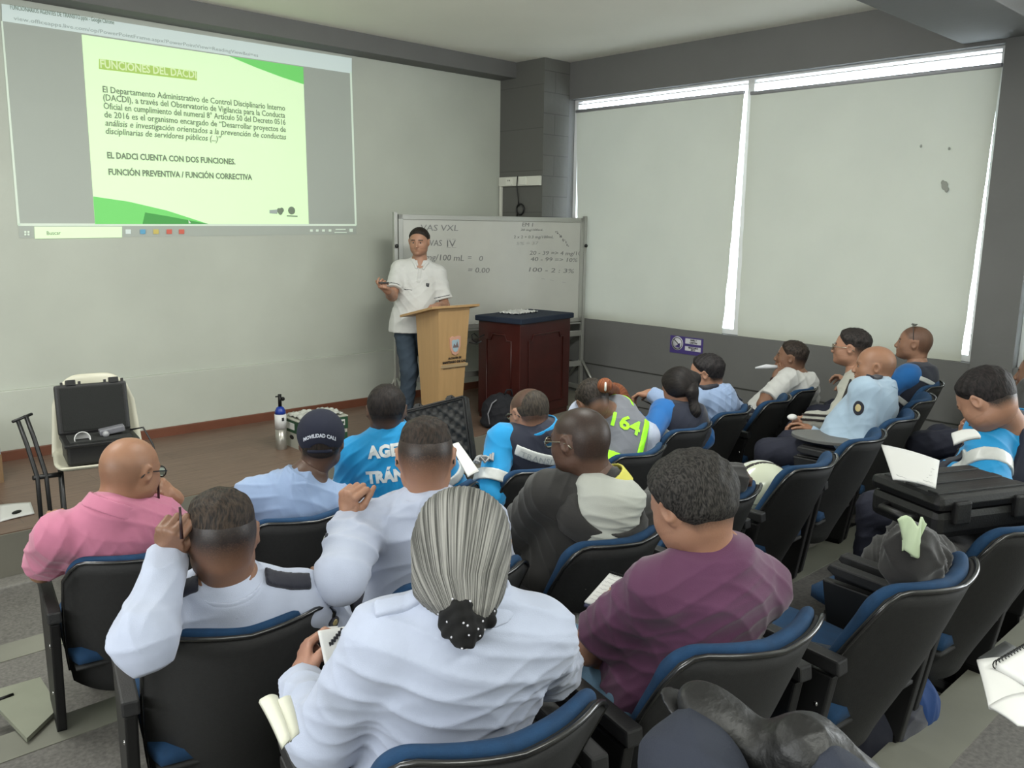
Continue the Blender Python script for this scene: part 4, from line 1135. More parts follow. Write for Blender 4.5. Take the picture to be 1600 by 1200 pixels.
def epaulette(p, q, m, wide=.024):
    a = p['N']+(p['Sh'][q]-p['N'])*.48; b = p['Sh'][q]+p['TM']@V3(0, 0, .03); ax = nrm(b-a); TM = p['TM']
    y = nrm(np.cross(TM[:, 2], ax)); z = np.cross(ax, y); MM = np.stack([ax, y, z], 1); c = (a+b)/2+TM@V3(0, 0, .05)
    return band(p, 'epaulette', m, obox(c, MM, .060, wide, .06), c-.14, c+.14, t=.011, prims=p['sp'][:p['nbase']+1]+p['sp'][p['nbase']+1:])
def patch_oval(p, q, m, m2=None, f=.35, side=(1, 0, 0), r=(.026, .034)):
    """round shoulder badge"""
    E_ = p['arms'][q][0]; Sh = p['Sh'][q]; ax = nrm(E_-Sh); o = p['TM']@(np.array(side, float)*V3(q, 1, 1)); o = nrm(o-(o@ax)*ax); u = np.cross(ax, o)
    c = Sh+(E_-Sh)*f+o*.07
    def rg(X, Y, Z):
        a = (X-c[0])*ax[0]+(Y-c[1])*ax[1]+(Z-c[2])*ax[2]; b = (X-c[0])*u[0]+(Y-c[1])*u[1]+(Z-c[2])*u[2]; d = (X-c[0])*o[0]+(Y-c[1])*o[1]+(Z-c[2])*o[2]
        return np.maximum((np.sqrt((a/r[1])**2+(b/r[0])**2)-1)*r[0], np.abs(d)-.05)
    x = band(p, 'shoulder_badge', m, rg, c-.08, c+.08, t=.005, h=.0035)
    if m2 is not None:
        def rg2(X, Y, Z):
            a = (X-c[0])*ax[0]+(Y-c[1])*ax[1]+(Z-c[2])*ax[2]; b = (X-c[0])*u[0]+(Y-c[1])*u[1]+(Z-c[2])*u[2]; d = (X-c[0])*o[0]+(Y-c[1])*o[1]+(Z-c[2])*o[2]
            return np.maximum((np.sqrt((a/r[1])**2+(b/r[0])**2)-.55)*r[0], np.abs(d)-.05)
        band(p, 'badge_centre', m2, rg2, c-.08, c+.08, t=.007, h=.003)
def wrap_text(p, body, c, right, upv, size, m, name='lettering', bold=0, width=None, target=None, lift=.004, arc=0):
    """flat lettering laid onto the garment surface from outside"""
    tgt = target or p['shirt']; me0 = tgt.data; org = np.array(tgt.parent.location if tgt.parent else (0, 0, 0))
    n = len(me0.vertices); co = np.zeros(n*3, np.float32); me0.vertices.foreach_get('co', co); co = co.reshape(-1, 3)+org
    r = nrm(right); u = nrm(upv-(np.array(upv)@r)*r); nn = np.cross(r, u)
    me = text_mesh(body, size, bold=bold, align='CENTER')
    bm = bmesh.new(); bm.from_mesh(me)
    for _ in range(2): bmesh.ops.subdivide_edges(bm, edges=[e for e in bm.edges if e.calc_length() > size*.10], cuts=1)
    bmesh.ops.triangulate(bm, faces=bm.faces)
    xs = [v.co.x for v in bm.verts]; k = 1 if width is None else width/(max(xs)-min(xs))
    sel = np.linalg.norm(co-np.array(c), axis=1) < .35
    polys = np.zeros(len(me0.polygons)*4, np.int32); me0.loops.foreach_get('vertex_index', polys); polys = polys.reshape(-1, 4)
    polys = polys[sel[polys].all(1)]
    bv = BVHTree.FromPolygons([Vector(x) for x in co], polys.tolist())
    for v in bm.verts:
        x, y = v.co.x*k, v.co.y
        if arc: y = y + arc*(1-(x/(width or .1)*2)**2)
        q = np.array(c)+r*x+u*y
        hit = bv.ray_cast(Vector(q+nn*.3), Vector(-nn), .6)
        if hit[0] is not None: q = np.array(hit[0])+nn*(lift+(.0006 if v.co.z > 0 else 0))
        v.co = Vector(q-np.array(p['t'].location))
    m2 = bpy.data.meshes.new(name); bm.to_mesh(m2); bm.free()
    return link(name, m2, m, p['t'])
def glasses(p, m, on_top=False, lens=True, name='glasses', w=.030):
    Hc, M, s = p['Hc'], p['M'], p['s']; org = np.array(p['t'].location)
    def T(x, y, z):
        if on_top:
            t_ = (.108-y)/.142; x, y, z = x*(.85+.17*t_), .020-.022*t_+(z*.9 if t_ < .1 else 0), .128-.118*t_
        return Vector(Hc+M@(V3(x, y, z)*s)-org)
    b = MB()
    for q in (-1, 1):
        b.tube([T(q*.033+w*.85*math.cos(a), .108-.006*abs(math.cos(a)), -.004+.019*math.sin(a)) for a in [i*math.pi/9 for i in range(18)]], .0022, 6, closed=True)
        b.tube([T(q*.062, .102, .002), T(q*.076, .085, .004), T(q*.084, .01, .006), T(q*.084, -.018, .0), T(q*.083, -.034, -.014)], .0024, 6)
    b.tube([T(-.008, .110, .0), T(.008, .110, .0)], .002, 6)
    o = b.build(name, m, p['t'])
    if lens:
        g = mat('glasses_lens', (.9, .95, .95), .05, trans=1) if not on_top else mat('dark_lens', (.05, .05, .06), .1)
        for q in (-1, 1):
            l = MB(); pts = [T(q*.033+w*.8*math.cos(a), .1075-.006*abs(math.cos(a)), -.004+.0175*math.sin(a)) for a in [i*math.pi/8 for i in range(16)]]
            pts2 = [T(q*.033+w*.8*math.cos(a), .1090-.006*abs(math.cos(a)), -.004+.0175*math.sin(a)) for a in [i*math.pi/8 for i in range(16)]]
            A = [l.b.verts.new(x) for x in pts]; B = [l.b.verts.new(x) for x in pts2]; l.b.faces.new(A[::-1]); l.b.faces.new(B)
            for i in range(16): l.b.faces.new((A[i], A[(i+1) % 16], B[(i+1) % 16], B[i]))
            l.build('lens', g, o)
    return o
# ---------------------------------------------------------------- people
uni = cloth('white_uniform_cloth', (.655, .685, .76)); uni_b = cloth('pale_blue_cloth', (.53, .61, .74)); uni_g = cloth('light_blue_uniform', (.58, .66, .73))
pinkc = cloth('pink_polo', (.70, .42, .52)); purp = cloth('purple_tee', (.33, .17, .29)); turq = cloth('turquoise_jacket', (.03, .52, .74)); roy = cloth('royal_blue_shirt', (.05, .36, .62))
blkj = cloth('black_jacket', (.16, .155, .15)); whitec = cloth('white_knit', (.74, .74, .73)); greyj = cloth('grey_track_jacket', (.62, .62, .58)); navy = cloth('navy_cloth_dark', (.07, .08, .14))
refl = mat('reflective_tape', (.72, .73, .72), .35, noise=.08, nscale=30); lime = mat('lime_tape', (.62, .98, .10), .5); greyv = cloth('grey_vest', (.42, .43, .46)); navyv = cloth('navy_vest', (.08, .10, .17))
denim = ('denim_jeans', (.185, .235, .285)); denim2 = ('light_denim_jeans', (.38, .50, .60))
def seat(key, dx=0, dy=0): return np.array(chair_local(key, dx, .35+dy, .52))
def lv(key): return CH[key][2]
PE = {}
def P_(k, seatkey, H, head, **s):
    s.update(H=H, head=head)
    if seatkey: 
        s.setdefault('P', seat(seatkey, s.pop('sdx', 0), s.pop('sdy', 0))); s['floor'] = lv(seatkey)
    PE[k] = person(k, s); return PE[k]

# presenter
p = P_('presenter', None, atY(655, 378, 5.95), (230, -3, 0), label='man presenting in white polo shirt and jeans behind the lectern', face=True, P=V3(4.46, 5.99, .93), floor=0.0, ty=214, g=1.0, hem=True, vneck=True, N=atY(655, 378, 5.95)+V3(.03, .035, -.185), neckcut=.0, h=.006, hh=.003, skin='tan', hair=('15110f', '2a211c'), thick=.010,
       R={'ep': (613, 463), 'en': True, 'wp': (606, 455), 'wn': True, 'e': (.4, -.05, -1), 'w': (.55, .85, .25), 'hd': (.6, .8, .35), 'hp': (-.1, -.3, 1), 'curl': [.45, .7, .8, .8], 'thumb': .5},
       L={'e': (-.35, .05, -1), 'w': (.35, 1, .0), 'hd': (.5, 1, -.1), 'hp': (0, 0, -1), 'curl': .35},
       sw=.165, RL=((4.37, 5.93, .50), (4.37, 5.99, .09)), LL=((4.56, 5.90, .50), (4.60, 5.96, .09)), pants=denim, shin=0)
zh = atY(640, 519, 5.95)[2]
garment(p, 'polo_shirt', whitec, 'short', .020, .005, 18, post=lambda d, X, Y, Z: np.maximum(d, zh-Z+0*X))
collar(p, whitec, .030, r=.070)
for q in (-1, 1):
    TM = p['TM']; a = p['N']+TM@V3(q*.058, .058, .012); b = p['N']+TM@V3(q*.030, .112, -.045)
    implicit('collar_flap', [Cap(a, b, .020, .010, .01), ], .004, whitec, p['t'])
# second batch
S1 = {}
p = P_('pink', 'A1', atY(205, 735, 3.0), (66, -12, 0), label='bald man in pink polo shirt, glasses and hand at his chin, front left', g=1.12, skin='bald', hairtype='bald', ty=14, jaw=1.1, sdx=.03,
       N=atY(172, 800, 2.97), sw=.165, troll=14, R={'ep': (300, 842), 'en': False, 'wp': (272, 778), 'wn': True, 'hd': (-.6, .0, .8), 'hp': (-1, .3, .2), 'curl': [.5, .6, .7, .8]}, L={'ep': (66, 890), 'en': False, 'w': (.3, 1, -.1)})
garment(p, 'polo_shirt', pinkc, 'short', .014, .006, 20); collar(p, pinkc, .030)
p = P_('mohawk', 'B1', atY(347, 838, 1.97), (19, -4, 0), label='man with short dark crown hair in white uniform shirt with navy epaulettes, left fist raised', g=1.12, h=.005, hh=.0035, skin='brown', hair=('181412', '3a2f26'), thick=.012, fade=.035, fadew=.07,
       ty=22, sw=.185, N=atY(362, 925, 1.97), L={'ep': (225, 1000), 'en': True, 'wp': (262, 868), 'wn': False, 'hd': (.1, .1, 1), 'hp': (.6, .8, 0), 'curl': [.8, .85, .9, .9], 'thumb': .8}, R={'e': (.45, .1, -1), 'w': (0, 1, -.4)})
garment(p, 'uniform_shirt', uni, 'long', .014, .007, 20); collar(p, uni, .034)
for q in (-1, 1): epaulette(p, q, navy)
p = P_('cap', 'A2', atY(502, 692, 2.98), (34, -8, 0), label='man in navy baseball cap and pale blue shirt, seen from behind', skin='dark', ty=26, g=1.05, L={'e': (-.4, .2, -1)}, R={'e': (.4, .2, -1)}, N=atY(468, 760, 2.98))
garment(p, 'shirt', uni_b, 'long', .014, .007, 20); collar(p, uni_b, .040)
p = P_('agente', 'A3', atY(604, 642, 3.12), (36, -14, 0), label='man in turquoise traffic agent jacket with white back lettering', skin='dark', hair=('131010', '241d1a'), thick=.008, ty=38, N=atY(610, 680, 3.10), g=1.05, L={'e': (-.3, .5, -1)}, R={'e': (.3, .5, -1)})
garment(p, 'jacket', turq, 'long', .020, .006, 18); collar(p, turq, .036)
p = P_('fist', 'B2', atY(665, 714, 1.97), (39, -4, 0), label='man in white uniform shirt with faded haircut and glasses, left fist raised', h=.005, hh=.0035, skin='tan', hair=('191512', '332821'), thick=.011, fade=.045, fadew=.08, ty=34, sw=.18, N=atY(668, 790, 1.95),
       L={'ep': (532, 905), 'en': True, 'wp': (545, 812), 'wn': False, 'hd': (.0, .05, 1), 'hp': (.7, .7, 0), 'curl': [.9, .95, .95, .9], 'thumb': .9}, R={'e': (.3, .5, -1)}, g=1.05)
garment(p, 'uniform_shirt', uni, 'long', .014, .007, 20); collar(p, uni, .034)
p = P_('lady', 'C1', atY(722, 862, 1.16), (43, -6, 0), label='woman with grey hair in black beaded scrunchie and pale uniform shirt, holding papers', h=.005, hh=.0035, skin='lady', hairtype='lady', ty=30, g=1.0, sw=.148, N=atY(730, 955, 1.12), 
       L={'ep': (508, 1150), 'en': False, 'wp': (470, 1068), 'wn': False, 'hd': (.15, 1, .5), 'hp': (.8, .5, 0), 'curl': [.5, .55, .6, .65], 'thumb': .6}, R={'e': (.4, .6, -1), 'w': (-.5, 1, .1)})
garment(p, 'uniform_shirt', uni, 'long', .016, .005, 20); collar(p, uni, .034)
p = P_('bald', 'A4', atY(826, 645, 2.86), (6, -16, 0), label='balding man with glasses in turquoise shirt and navy vest with silver tape', skin='baldtan', hairtype='bald_ring', hair=('26221f', '40382f'), thick=.006, ty=28, N=atY(846, 680, 2.80), sdx=.04, g=1.1,
       L={'ep': (765, 775), 'en': True, 'w': (.3, 1, .1)}, R={'e': (.4, .3, -1)}, jaw=1.1)
garment(p, 'shirt', turq, 'long', .016, .006, 20); collar(p, turq, .040)
p = P_('hood', 'B3', atY(905, 690, 1.88), (-4, -8, 4), neckstub=0, label='man with shaved head in black jacket with pale hood, hand on his cheek', h=.005, hh=.0035, skin='deep', hairtype='shaved', ty=36, sw=.185, N=atY(948, 765, 1.80),
       L={'ep': (800, 840), 'en': False, 'wp': (842, 768), 'wn': False, 'hd': (.5, .3, 1), 'hp': (1, -.2, -.3), 'curl': [.25, .3, .35, .4], 'thumb': .3, 'spread': .1},
       R={'ep': (1065, 752), 'en': False, 'wp': (1158, 745), 'wn': False, 'hd': (.6, .9, -.5), 'hp': (.1, -.4, -1), 'curl': [.45, .5, .55, .6]}, g=1.08)
garment(p, 'jacket', blkj, 'long', .022, .006, 18)
p = P_('v164', 'A5', atY(927, 628, 3.0), (30, -42, -10), label='person in grey and lime vest numbered 164 bending over', skin='brown', hair=('1c1815', '37302a'), thick=.010, ty=42, N=atY(965, 646, 2.98), g=1.15, sw=.19, L={'e': (-.3, .9, -1)}, R={'e': (.4, .7, -1)}, neckcut=.03)
garment(p, 'white_shirt', uni, 'long', .012, .004, 20); collar(p, uni, .040)
p = P_('red', None, atY(958, 632, 3.25), (52, -35, 0), label='woman with long reddish hair and a hair ring beyond vest 164', P=V3(3.72, 2.98, .36), floor=-.16, skin='tan', hairtype='red', hair=('6b3a22', '9a5a36'), ty=40, N=atY(985, 685, 3.2), g=.95, R={'e': (.3, .6, -1), 'w': (-.2, .8, .8)}, L={'e': (-.3, .6, -1)})
garment(p, 'shirt', roy, 'long', .012, .004, 20)
p = P_('pony', 'A6', atY(1060, 606, 2.92), (2, -22, 0), label='woman with black ponytail in royal blue shirt and navy vest', skin='tan', hairtype='pony', hair=('0f0d0d', '241f1e'), ty=26, N=atY(1078, 650, 2.84), g=.95, sw=.165, s=.97,
       L={'ep': (1010, 690), 'en': True, 'wp': (990, 650), 'wn': False, 'hd': (-.2, .9, .2), 'hp': (.2, .2, -1)}, R={'e': (.3, .6, -1)})
garment(p, 'shirt', roy, 'long', .016, .005, 20); collar(p, turq, .035)
p = P_('blue12', 'A7', atY(1103, 583, 3.06), (-26, -8, 0), label='man with dark hair and glasses in light blue uniform shirt writing', skin='tan', face=True, hair=('131113', '2a2627'), thick=.014, ty=10, N=atY(1125, 618, 2.98), g=1.12, jaw=1.1,
       L={'ep': (1065, 648), 'en': True, 'wp': (1018, 615), 'wn': False, 'hd': (-.3, .8, -.5), 'hp': (.3, -.3, -1)}, R={'e': (.4, .3, -1)})
garment(p, 'uniform_shirt', uni_b, 'long', .014, .005, 20); collar(p, uni_b, .034)
p = P_('white', 'A9', atY(1236, 558, 3.08), (-22, 6, 0), label='man in white T-shirt leaning back with a phone at his mouth', skin='brown', face=True, hair=('1a1614', '3a302a'), thick=.012, fade=.005, fadew=.06, ty=4, N=atY(1258, 598, 2.99),
       L={'ep': (1192, 632), 'en': True, 'wp': (1212, 592), 'wn': False, 'hd': (-.1, .3, 1), 'hp': (.3, 1, 0), 'curl': .6}, R={'e': (.2, .3, -1), 'w': (-.1, .8, -.7)})
garment(p, 't_shirt', whitec, 'short', .018, .006, 18)
p = P_('stripe', 'B8', atY(1330, 543, 2.42), (-16, 2, 0), label='man with glasses in grey jacket with two dark sleeve stripes', skin='tan', face=True, hair=('151312', '302a28'), thick=.013, fade=.0, fadew=.06, ty=-5, N=atY(1345, 588, 2.36), g=1.05,
       L={'ep': (1310, 660), 'en': True, 'wp': (1262, 655), 'wn': False, 'hd': (.2, 1, .05), 'hp': (.4, -.1, -1), 'curl': .5}, R={'e': (.3, .2, -1), 'w': (-.2, .8, -.5)})
garment(p, 'track_jacket', greyj, 'long', .018, .006, 18); collar(p, greyj, .035)
p = P_('bald15', 'B7', atY(1366, 572, 2.10), (-28, 0, 0), label='bald man in light blue uniform shirt with shoulder badge, seen in profile', skin='bald', face=True, hairtype='bald', ty=-4, N=atY(1374, 608, 2.05), g=1.15, sw=.19, jaw=1.15, hh=.0035,
       L={'ep': (1345, 700), 'en': True, 'wp': (1290, 687), 'wn': False, 'hd': (.1, 1, -.1), 'hp': (.3, 0, -1), 'curl': .4}, R={'e': (.3, .4, -1)})
garment(p, 'uniform_shirt', uni_g, 'long', .016, .003, 16); collar(p, uni_g, .034)
p = P_('vest16', 'B9', atY(1428, 536, 2.32), (-18, 4, 0), label='man with sunglasses on his shaved head in blue shirt and navy vest', skin='baldtan', face=True, hairtype='shaved', sw=.155, ty=-2, N=atY(1440, 586, 2.25), g=1.05,
       L={'e': (-.45, .1, -1), 'w': (.3, 1, 0)}, R={'e': (.3, .4, -1)})
garment(p, 'shirt', roy, 'long', .018, .005, 18)
p = P_('jacket17', 'C5', atY(1540, 625, 1.08), (6, -38, 0), label='dark-haired man in turquoise jacket with reflective bands reading papers, right edge', h=.005, hh=.004, skin='tan', face=True, hair=('121010', '262020'), thick=.012, sides=.25, ty=20, N=atY(1592, 676, 1.02), g=1.1, sdx=.04,
       L={'ep': (1545, 772), 'en': True, 'wp': (1486, 738), 'wn': False, 'hd': (.1, 1, -.1), 'hp': (.4, 0, -1), 'curl': .4}, R={'ep': (1580, 765), 'en': False, 'wp': (1536, 704), 'wn': False, 'hd': (-.5, .8, .4), 'hp': (-.6, 0, .6)})
garment(p, 'jacket', turq, 'long', .022, .007, 16); collar(p, turq, .040)
p = P_('edge18', 'C6', atY(1622, 585, 1.38), (0, 0, 0), label='person in dark clothes cut by the right edge of the photo, with earphone', skin='brown', ty=0, h=.008, L={'e': (-.1, .2, -1), 'w': (.8, .3, -.4), 'nohand': True})
garment(p, 'dark_shirt', blkj, 'long', .02, .004, 18)
p = P_('purple', 'C2', atY(1080, 790, 1.10), (8, -24, 0), label='man with dark greying hair in purple T-shirt reading a notebook', h=.005, hh=.0035, skin='tan', hair=('100f0e', '3a3734'), thick=.018, sides=.55, hfreq=420, ty=20, sw=.152, N=atY(1124, 882, 1.04), g=.98, pants=denim2,
       L={'ep': (918, 1012), 'en': False, 'wp': (948, 968), 'wn': False, 'hd': (.5, 1, .3), 'hp': (.7, 0, -.4), 'curl': [.4, .45, .5, .55]}, R={'e': (.3, .5, -1), 'w': (-.4, 1, -.3)})
garment(p, 't_shirt', purp, 'short', .016, .0055, 20)
# ---------------------------------------------------------------- hair, headgear and clothing details
def HL(p, x, y, z): return p['Hc']+p['M']@(V3(x, y, z)*p['s'])
def headcoords(p, X, Y, Z):
    Hc, M, s = p['Hc'], p['M'], p['s']
    return [((X-Hc[0])*M[0, i]+(Y-Hc[1])*M[1, i]+(Z-Hc[2])*M[2, i])/s for i in range(3)]
def flowf(p, fr_=10, fy=3, fz=3):
    def f(P):
        x, y, z = loc_of(P, p['Hc'], p['M'], p['s'])
        # strands run from the brow to the nape: constant coordinate across the strands
        a = np.arctan2(x, z+.06-.0*y); return np.stack([a*fr_*6, y*fy*6, z*fz*2], 1)
    return f
# grey-haired woman
p = PE['lady']
hm = attr_mat('grey_hair', '42423f', '95948f', .45, streak=True, bump=1.0)
bun = HL(p, .018, -.118, -.080)
def post(d, X, Y, Z):
    x, y, z = headcoords(p, X, Y, Z)
    reg = np.minimum(np.minimum((.052-y)+.55*(z-.01), (z+.085)-1.0*np.maximum(y+.02, 0)), 9)
    tt = .010*np.clip(reg/.03, 0, 1)
    return np.maximum(d-tt, -(reg-.003)*.7)
pr = p['skull']+[Ell(HL(p, 0, -.075, -.035), (.066, .045, .075), p['M'], .04), Cap(HL(p, .0, -.08, -.03), bun, .055, .038, .04)]
def lflow(P):
    x, y, z = loc_of(P, p['Hc'], p['M'], p['s'])
    a = np.arctan2(x-.018*np.clip(-(z)/.1, 0, 1), .13+z*.8); return np.stack([a*75, y*5, z*4.5], 1)
ha = implicit('hair', pr, .0036, hm, p['t'], post=post, lo=p['Hc']-.19, hi=p['Hc']+.19, attrs={'flow': lflow}, disp=lambda P: 
    .0008*np.sin(np.arctan2(*(lambda c: (c[0], .13+c[2]*.8))(loc_of(P, p['Hc'], p['M'], 1)))*150)+.0012*np.sin(P@V3(30, 20, 60)))
ha['label'] = 'grey hair combed back to a low bun'
rr = random.Random(11)
sb = [Ell(bun+V3(rr.uniform(-.030, .030), rr.uniform(-.030, .030), rr.uniform(-.024, .022)), rr.uniform(.020, .030), None, .012) for _ in range(22)]
sc = implicit('scrunchie', sb, .0035, mat('black_velvet', (.02, .02, .022), .95), p['t'], disp=lambda P: .0035*np.sin(P@V3(190, 60, 120))*np.sin(P@V3(-80, 170, 90)))
for i in range(46):
    v = sc.data.vertices[rr.randrange(len(sc.data.vertices))].co
    MB().ball((0, 0, 0), .0022, u=8, v=5).build('bead', mat('pearl_bead', (.75, .75, .78), .2), sc, ).location = v
MB().tube([Vector(HL(p, -.083, -.004, -.052)+V3(0, .012*math.cos(a), .012*math.sin(a)))-p['t'].location for a in [i*math.pi/8 for i in range(16)]], .002, 6, closed=True).build('earring', mat('gold', (.75, .62, .38), .25, metal=1), p['t'])
epaulette(p, -1, uni, .018)
# red-haired woman
p = PE['red']
hm = attr_mat('red_hair', '5c3320', '8e5233', .45, streak=True, bump=.9)
def post(d, X, Y, Z):
    x, y, z = headcoords(p, X, Y, Z); reg = (.05-y)+.6*(z-.01); return np.maximum(d-.012*np.clip(reg/.02, 0, 1), -reg*.7)
e1 = p['N']+p['TM']@V3(.05, .02, -.16)
pr = p['skull']+[Cap(HL(p, 0, -.05, -.02), p['N']+V3(.02, -.02, .0), .078, .075, .05), Cap(p['N']+V3(.02, -.02, 0), e1, .075, .045, .05), Cap(HL(p, .06, .0, -.02), p['N']+p['TM']@V3(.11, .06, -.12), .035, .04, .05)]
o = implicit('hair', pr, .005, hm, p['t'], post=post, attrs={'flow': flowf(p, 12, 1, .6)}); o['label'] = 'long reddish hair'
ring = at(946, 604, 4.42)
b = MB().tube([(.0, .014*math.cos(a), .020*math.sin(a)) for a in [i*math.pi/10 for i in range(20)]], .0055, 8, closed=True).build('hair_ring', white_pl, p['t'])
b.location = Vector(ring)-p['t'].location; b.rotation_euler = (0, 0, R_(-48))
implicit('hair_knot', [Ell(ring+V3(.02, .02, 0), .036, None, .02), Cap(ring+V3(.02, .02, 0), HL(p, 0, -.05, .06), .03, .045, .03)], .005, hm, p['t'], attrs={'flow': flowf(p)})
# ponytail
p = PE['pony']
hm = attr_mat('black_hair', '0e0c0d', '26211f', .4, streak=True, bump=.8)
def post(d, X, Y, Z):
    x, y, z = headcoords(p, X, Y, Z); reg = np.minimum((.050-y)+.55*(z-.01), z+.07-.9*np.maximum(y+.02, 0)); return np.maximum(d-.013*np.clip(reg/.02, 0, 1), -reg*.7)
tie = HL(p, .035, -.112, .028)
dt = float((tie-V3(0, 0, CAM_H))@CF); b1 = at(1081, 612, dt-.05); b2 = at(1086, 642, dt-.05); b3 = at(1084, 676, dt-.02)
pr = p['skull']+[Cap(HL(p, 0, -.05, 0), tie, .07, .022, .03)]
implicit('hair', pr, .0045, hm, p['t'], post=post, attrs={'flow': flowf(p)})
o = implicit('ponytail', [Cap(tie, b1, .022, .030, .04), Cap(b1, b2, .030, .026, .04), Cap(b2, b3, .026, .010, .04)], .0045, hm, p['t'], attrs={'flow': flowf(p, 3, 2, .4)})
b = MB().tube([(.02*math.cos(a), .0, .02*math.sin(a)) for a in [i*math.pi/8 for i in range(16)]], .006, 8, closed=True).build('hair_tie', mat('pale_hair_tie', (.7, .7, .72), .5), p['t']); b.location = Vector(tie+V3(0, -.005, 0))-p['t'].location
# baseball cap
p = PE['cap']
capm = mat('navy_cap_cloth', (.055, .075, .15), .9, bump=.1, bscale=400)
def post(d, X, Y, Z):
    x, y, z = headcoords(p, X, Y, Z)
    low = z+.012-.10*y
    arch = np.sqrt((x/.042)**2+((z+.030)/.040)**2)-1
    arch = np.where(y < -.03, arch*.03, 9)
    return np.maximum(np.maximum(d-.013, -low), -np.maximum(arch, -(d-.0)*0-1))
dome = p['skull'][:1]+[Ell(HL(p, 0, -.012, .045), np.array((.078, .098, .082)), p['M'], .02)]
co_ = implicit('baseball_cap', dome, .0035, capm, p['t'], post=post)
br = MB(); 
br.grid(lambda u, v: Vector(HL(p, (2*u-1)*.072*(1-.25*v*v), .078+.072*v*(1-(2*u-1)**2*.5), .018-.012*v-.014*(2*u-1)**2))-p['t'].location, 16, 6)
br.build('cap_brim', capm, p['t'], solid=.004)
MB().tube([Vector(HL(p, .046*math.sin(a)*1.2, -.092-.016*math.cos(a), -.022))-p['t'].location for a in [(-1+i*.25) for i in range(9)]], .007, 6).build('cap_strap', capm, p['t'])
wrap_text(p, 'MOVILIDAD CALI', HL(p, 0, -.13, .018), p['M'][:, 0], p['M'][:, 2], .020, mat('cap_lettering', (.70, .72, .76), .6), bold=.0008, width=.125, target=co_, arc=.018, lift=.0015)
implicit('neck_hair', [Ell(HL(p, 0, -.055, -.02), (.062, .052, .05), p['M'], .01)], .004, attr_mat('hair_cap', '131010', '241d1a', .5, streak=True), p['t'], attrs={'flow': flowf(p)}, post=lambda d, X, Y, Z: np.maximum(d, headcoords(p, X, Y, Z)[2]-.01))
# glasses
gm = mat('dark_glasses_frame', (.07, .055, .05), .3); gs = mat('silver_glasses_frame', (.6, .58, .52), .25, metal=.8)
for k, m_ in (('pink', gm), ('bald', gm), ('hood', gs), ('blue12', gm), ('stripe', gs), ('fist', gm), ('lady', gs)): glasses(PE[k], m_)
glasses(PE['vest16'], gm, on_top=True)
# ---- epaulettes, badges
gold = mat('badge_gold', (.66, .60, .42), .4)
for k in ('blue12', 'bald15'):
    for q in (-1, 1): epaulette(PE[k], q, navy)
patch_oval(PE['mohawk'], -1, navy, gold, f=.45, r=(.02, .026)); patch_oval(PE['mohawk'], 1, navy, gold, f=.3, side=(1, -.9, 0), r=(.018, .024)); patch_oval(PE['fist'], -1, navy, refl, f=.5, side=(.8, -.6, .2), r=(.02, .026))
patch_oval(PE['bald15'], -1, navy, gold, f=.35, r=(.03, .04))
# ---- jacket with lettering (front row, turquoise)
p = PE['agente']; TM = p['TM']; wl = mat('silver_lettering', (.78, .80, .80), .5)
cb = p['C_'](.84)+p['rt']*.035; wrap_text(p, 'AGENTE', cb-p['fw']*.15, p['rt'], p['tu'], .070, wl, bold=.004, width=.27)
cb = p['C_'](.60)+p['rt']*.035; wrap_text(p, 'TRÁNSITO', cb-p['fw']*.15, p['rt'], p['tu'], .070, wl, bold=.004, width=.31)
def torso_band(p, f, w, m, name='torso_stripe', t=.006, tilt=0, lim=.26, prims=None):
    c = p['C_'](f); n = p['tu']+p['rt']*tilt; sb_ = slab(c, n, w); fw = p['fw']
    pr = [x for x in p['sp'][:5]] if prims is None else prims
    return band(p, name, m, sb_, c-lim, c+lim, t, prims=pr)
torso_band(p, .22, .022, refl); torso_band(p, -.05, .022, refl)
for q in (-1, 1): arm_band(p, q, .62, .022, refl)
# ---- navy vest man
def vest(p, m, loose=.020, name='vest', t=.016): 
    keep = p['sp']
    o = garment(p, name, m, 'none', loose, .003, 20, t=t); p['vestp'] = p['sp']; p['vo'] = o; p['allp'] = keep
    return o
for q in ('sleeveR', 'sleeveL'):
    for k in ('bald', 'pony', 'vest16', 'v164'): PE[k]['spec'][q] = 'none'
p = PE['bald']; vest(p, navyv, .024)
for q in (-1, 1): arm_band({**p, 'sp': p['allp']}, q, .72, .028, refl)
collar(p, turq, .046, r=.076, name='turquoise_collar')
c = p['C_'](.90); band(p, 'silver_panel', refl, lambda X, Y, Z, c=c, p=p: np.maximum(obox(c, p['TM'], .135, .3, .024)(X, Y, Z), ((X-c[0])*p['fw'][0]+(Y-c[1])*p['fw'][1]+(Z-c[2])*p['fw'][2])), c-.22, c+.22, t=.005)
wrap_text(p, 'TRANSITO', p['C_'](.865)-p['fw']*.15, p['rt'], p['tu'], .036, mat('panel_lettering', (.55, .57, .58), .4), width=.22, lift=.008)
c = p['C_'](.70)+p['rt']*.03; band(p, 'number_panel', refl, lambda X, Y, Z, c=c, p=p: np.maximum(obox(c, p['TM'], .055, .3, .03)(X, Y, Z), ((X-c[0])*p['fw'][0]+(Y-c[1])*p['fw'][1]+(Z-c[2])*p['fw'][2])), c-.22, c+.22, t=.005)
wrap_text(p, '06', c-p['tu']*.02-p['fw']*.15, p['rt'], p['tu'], .055, ink, width=.07, lift=.008)
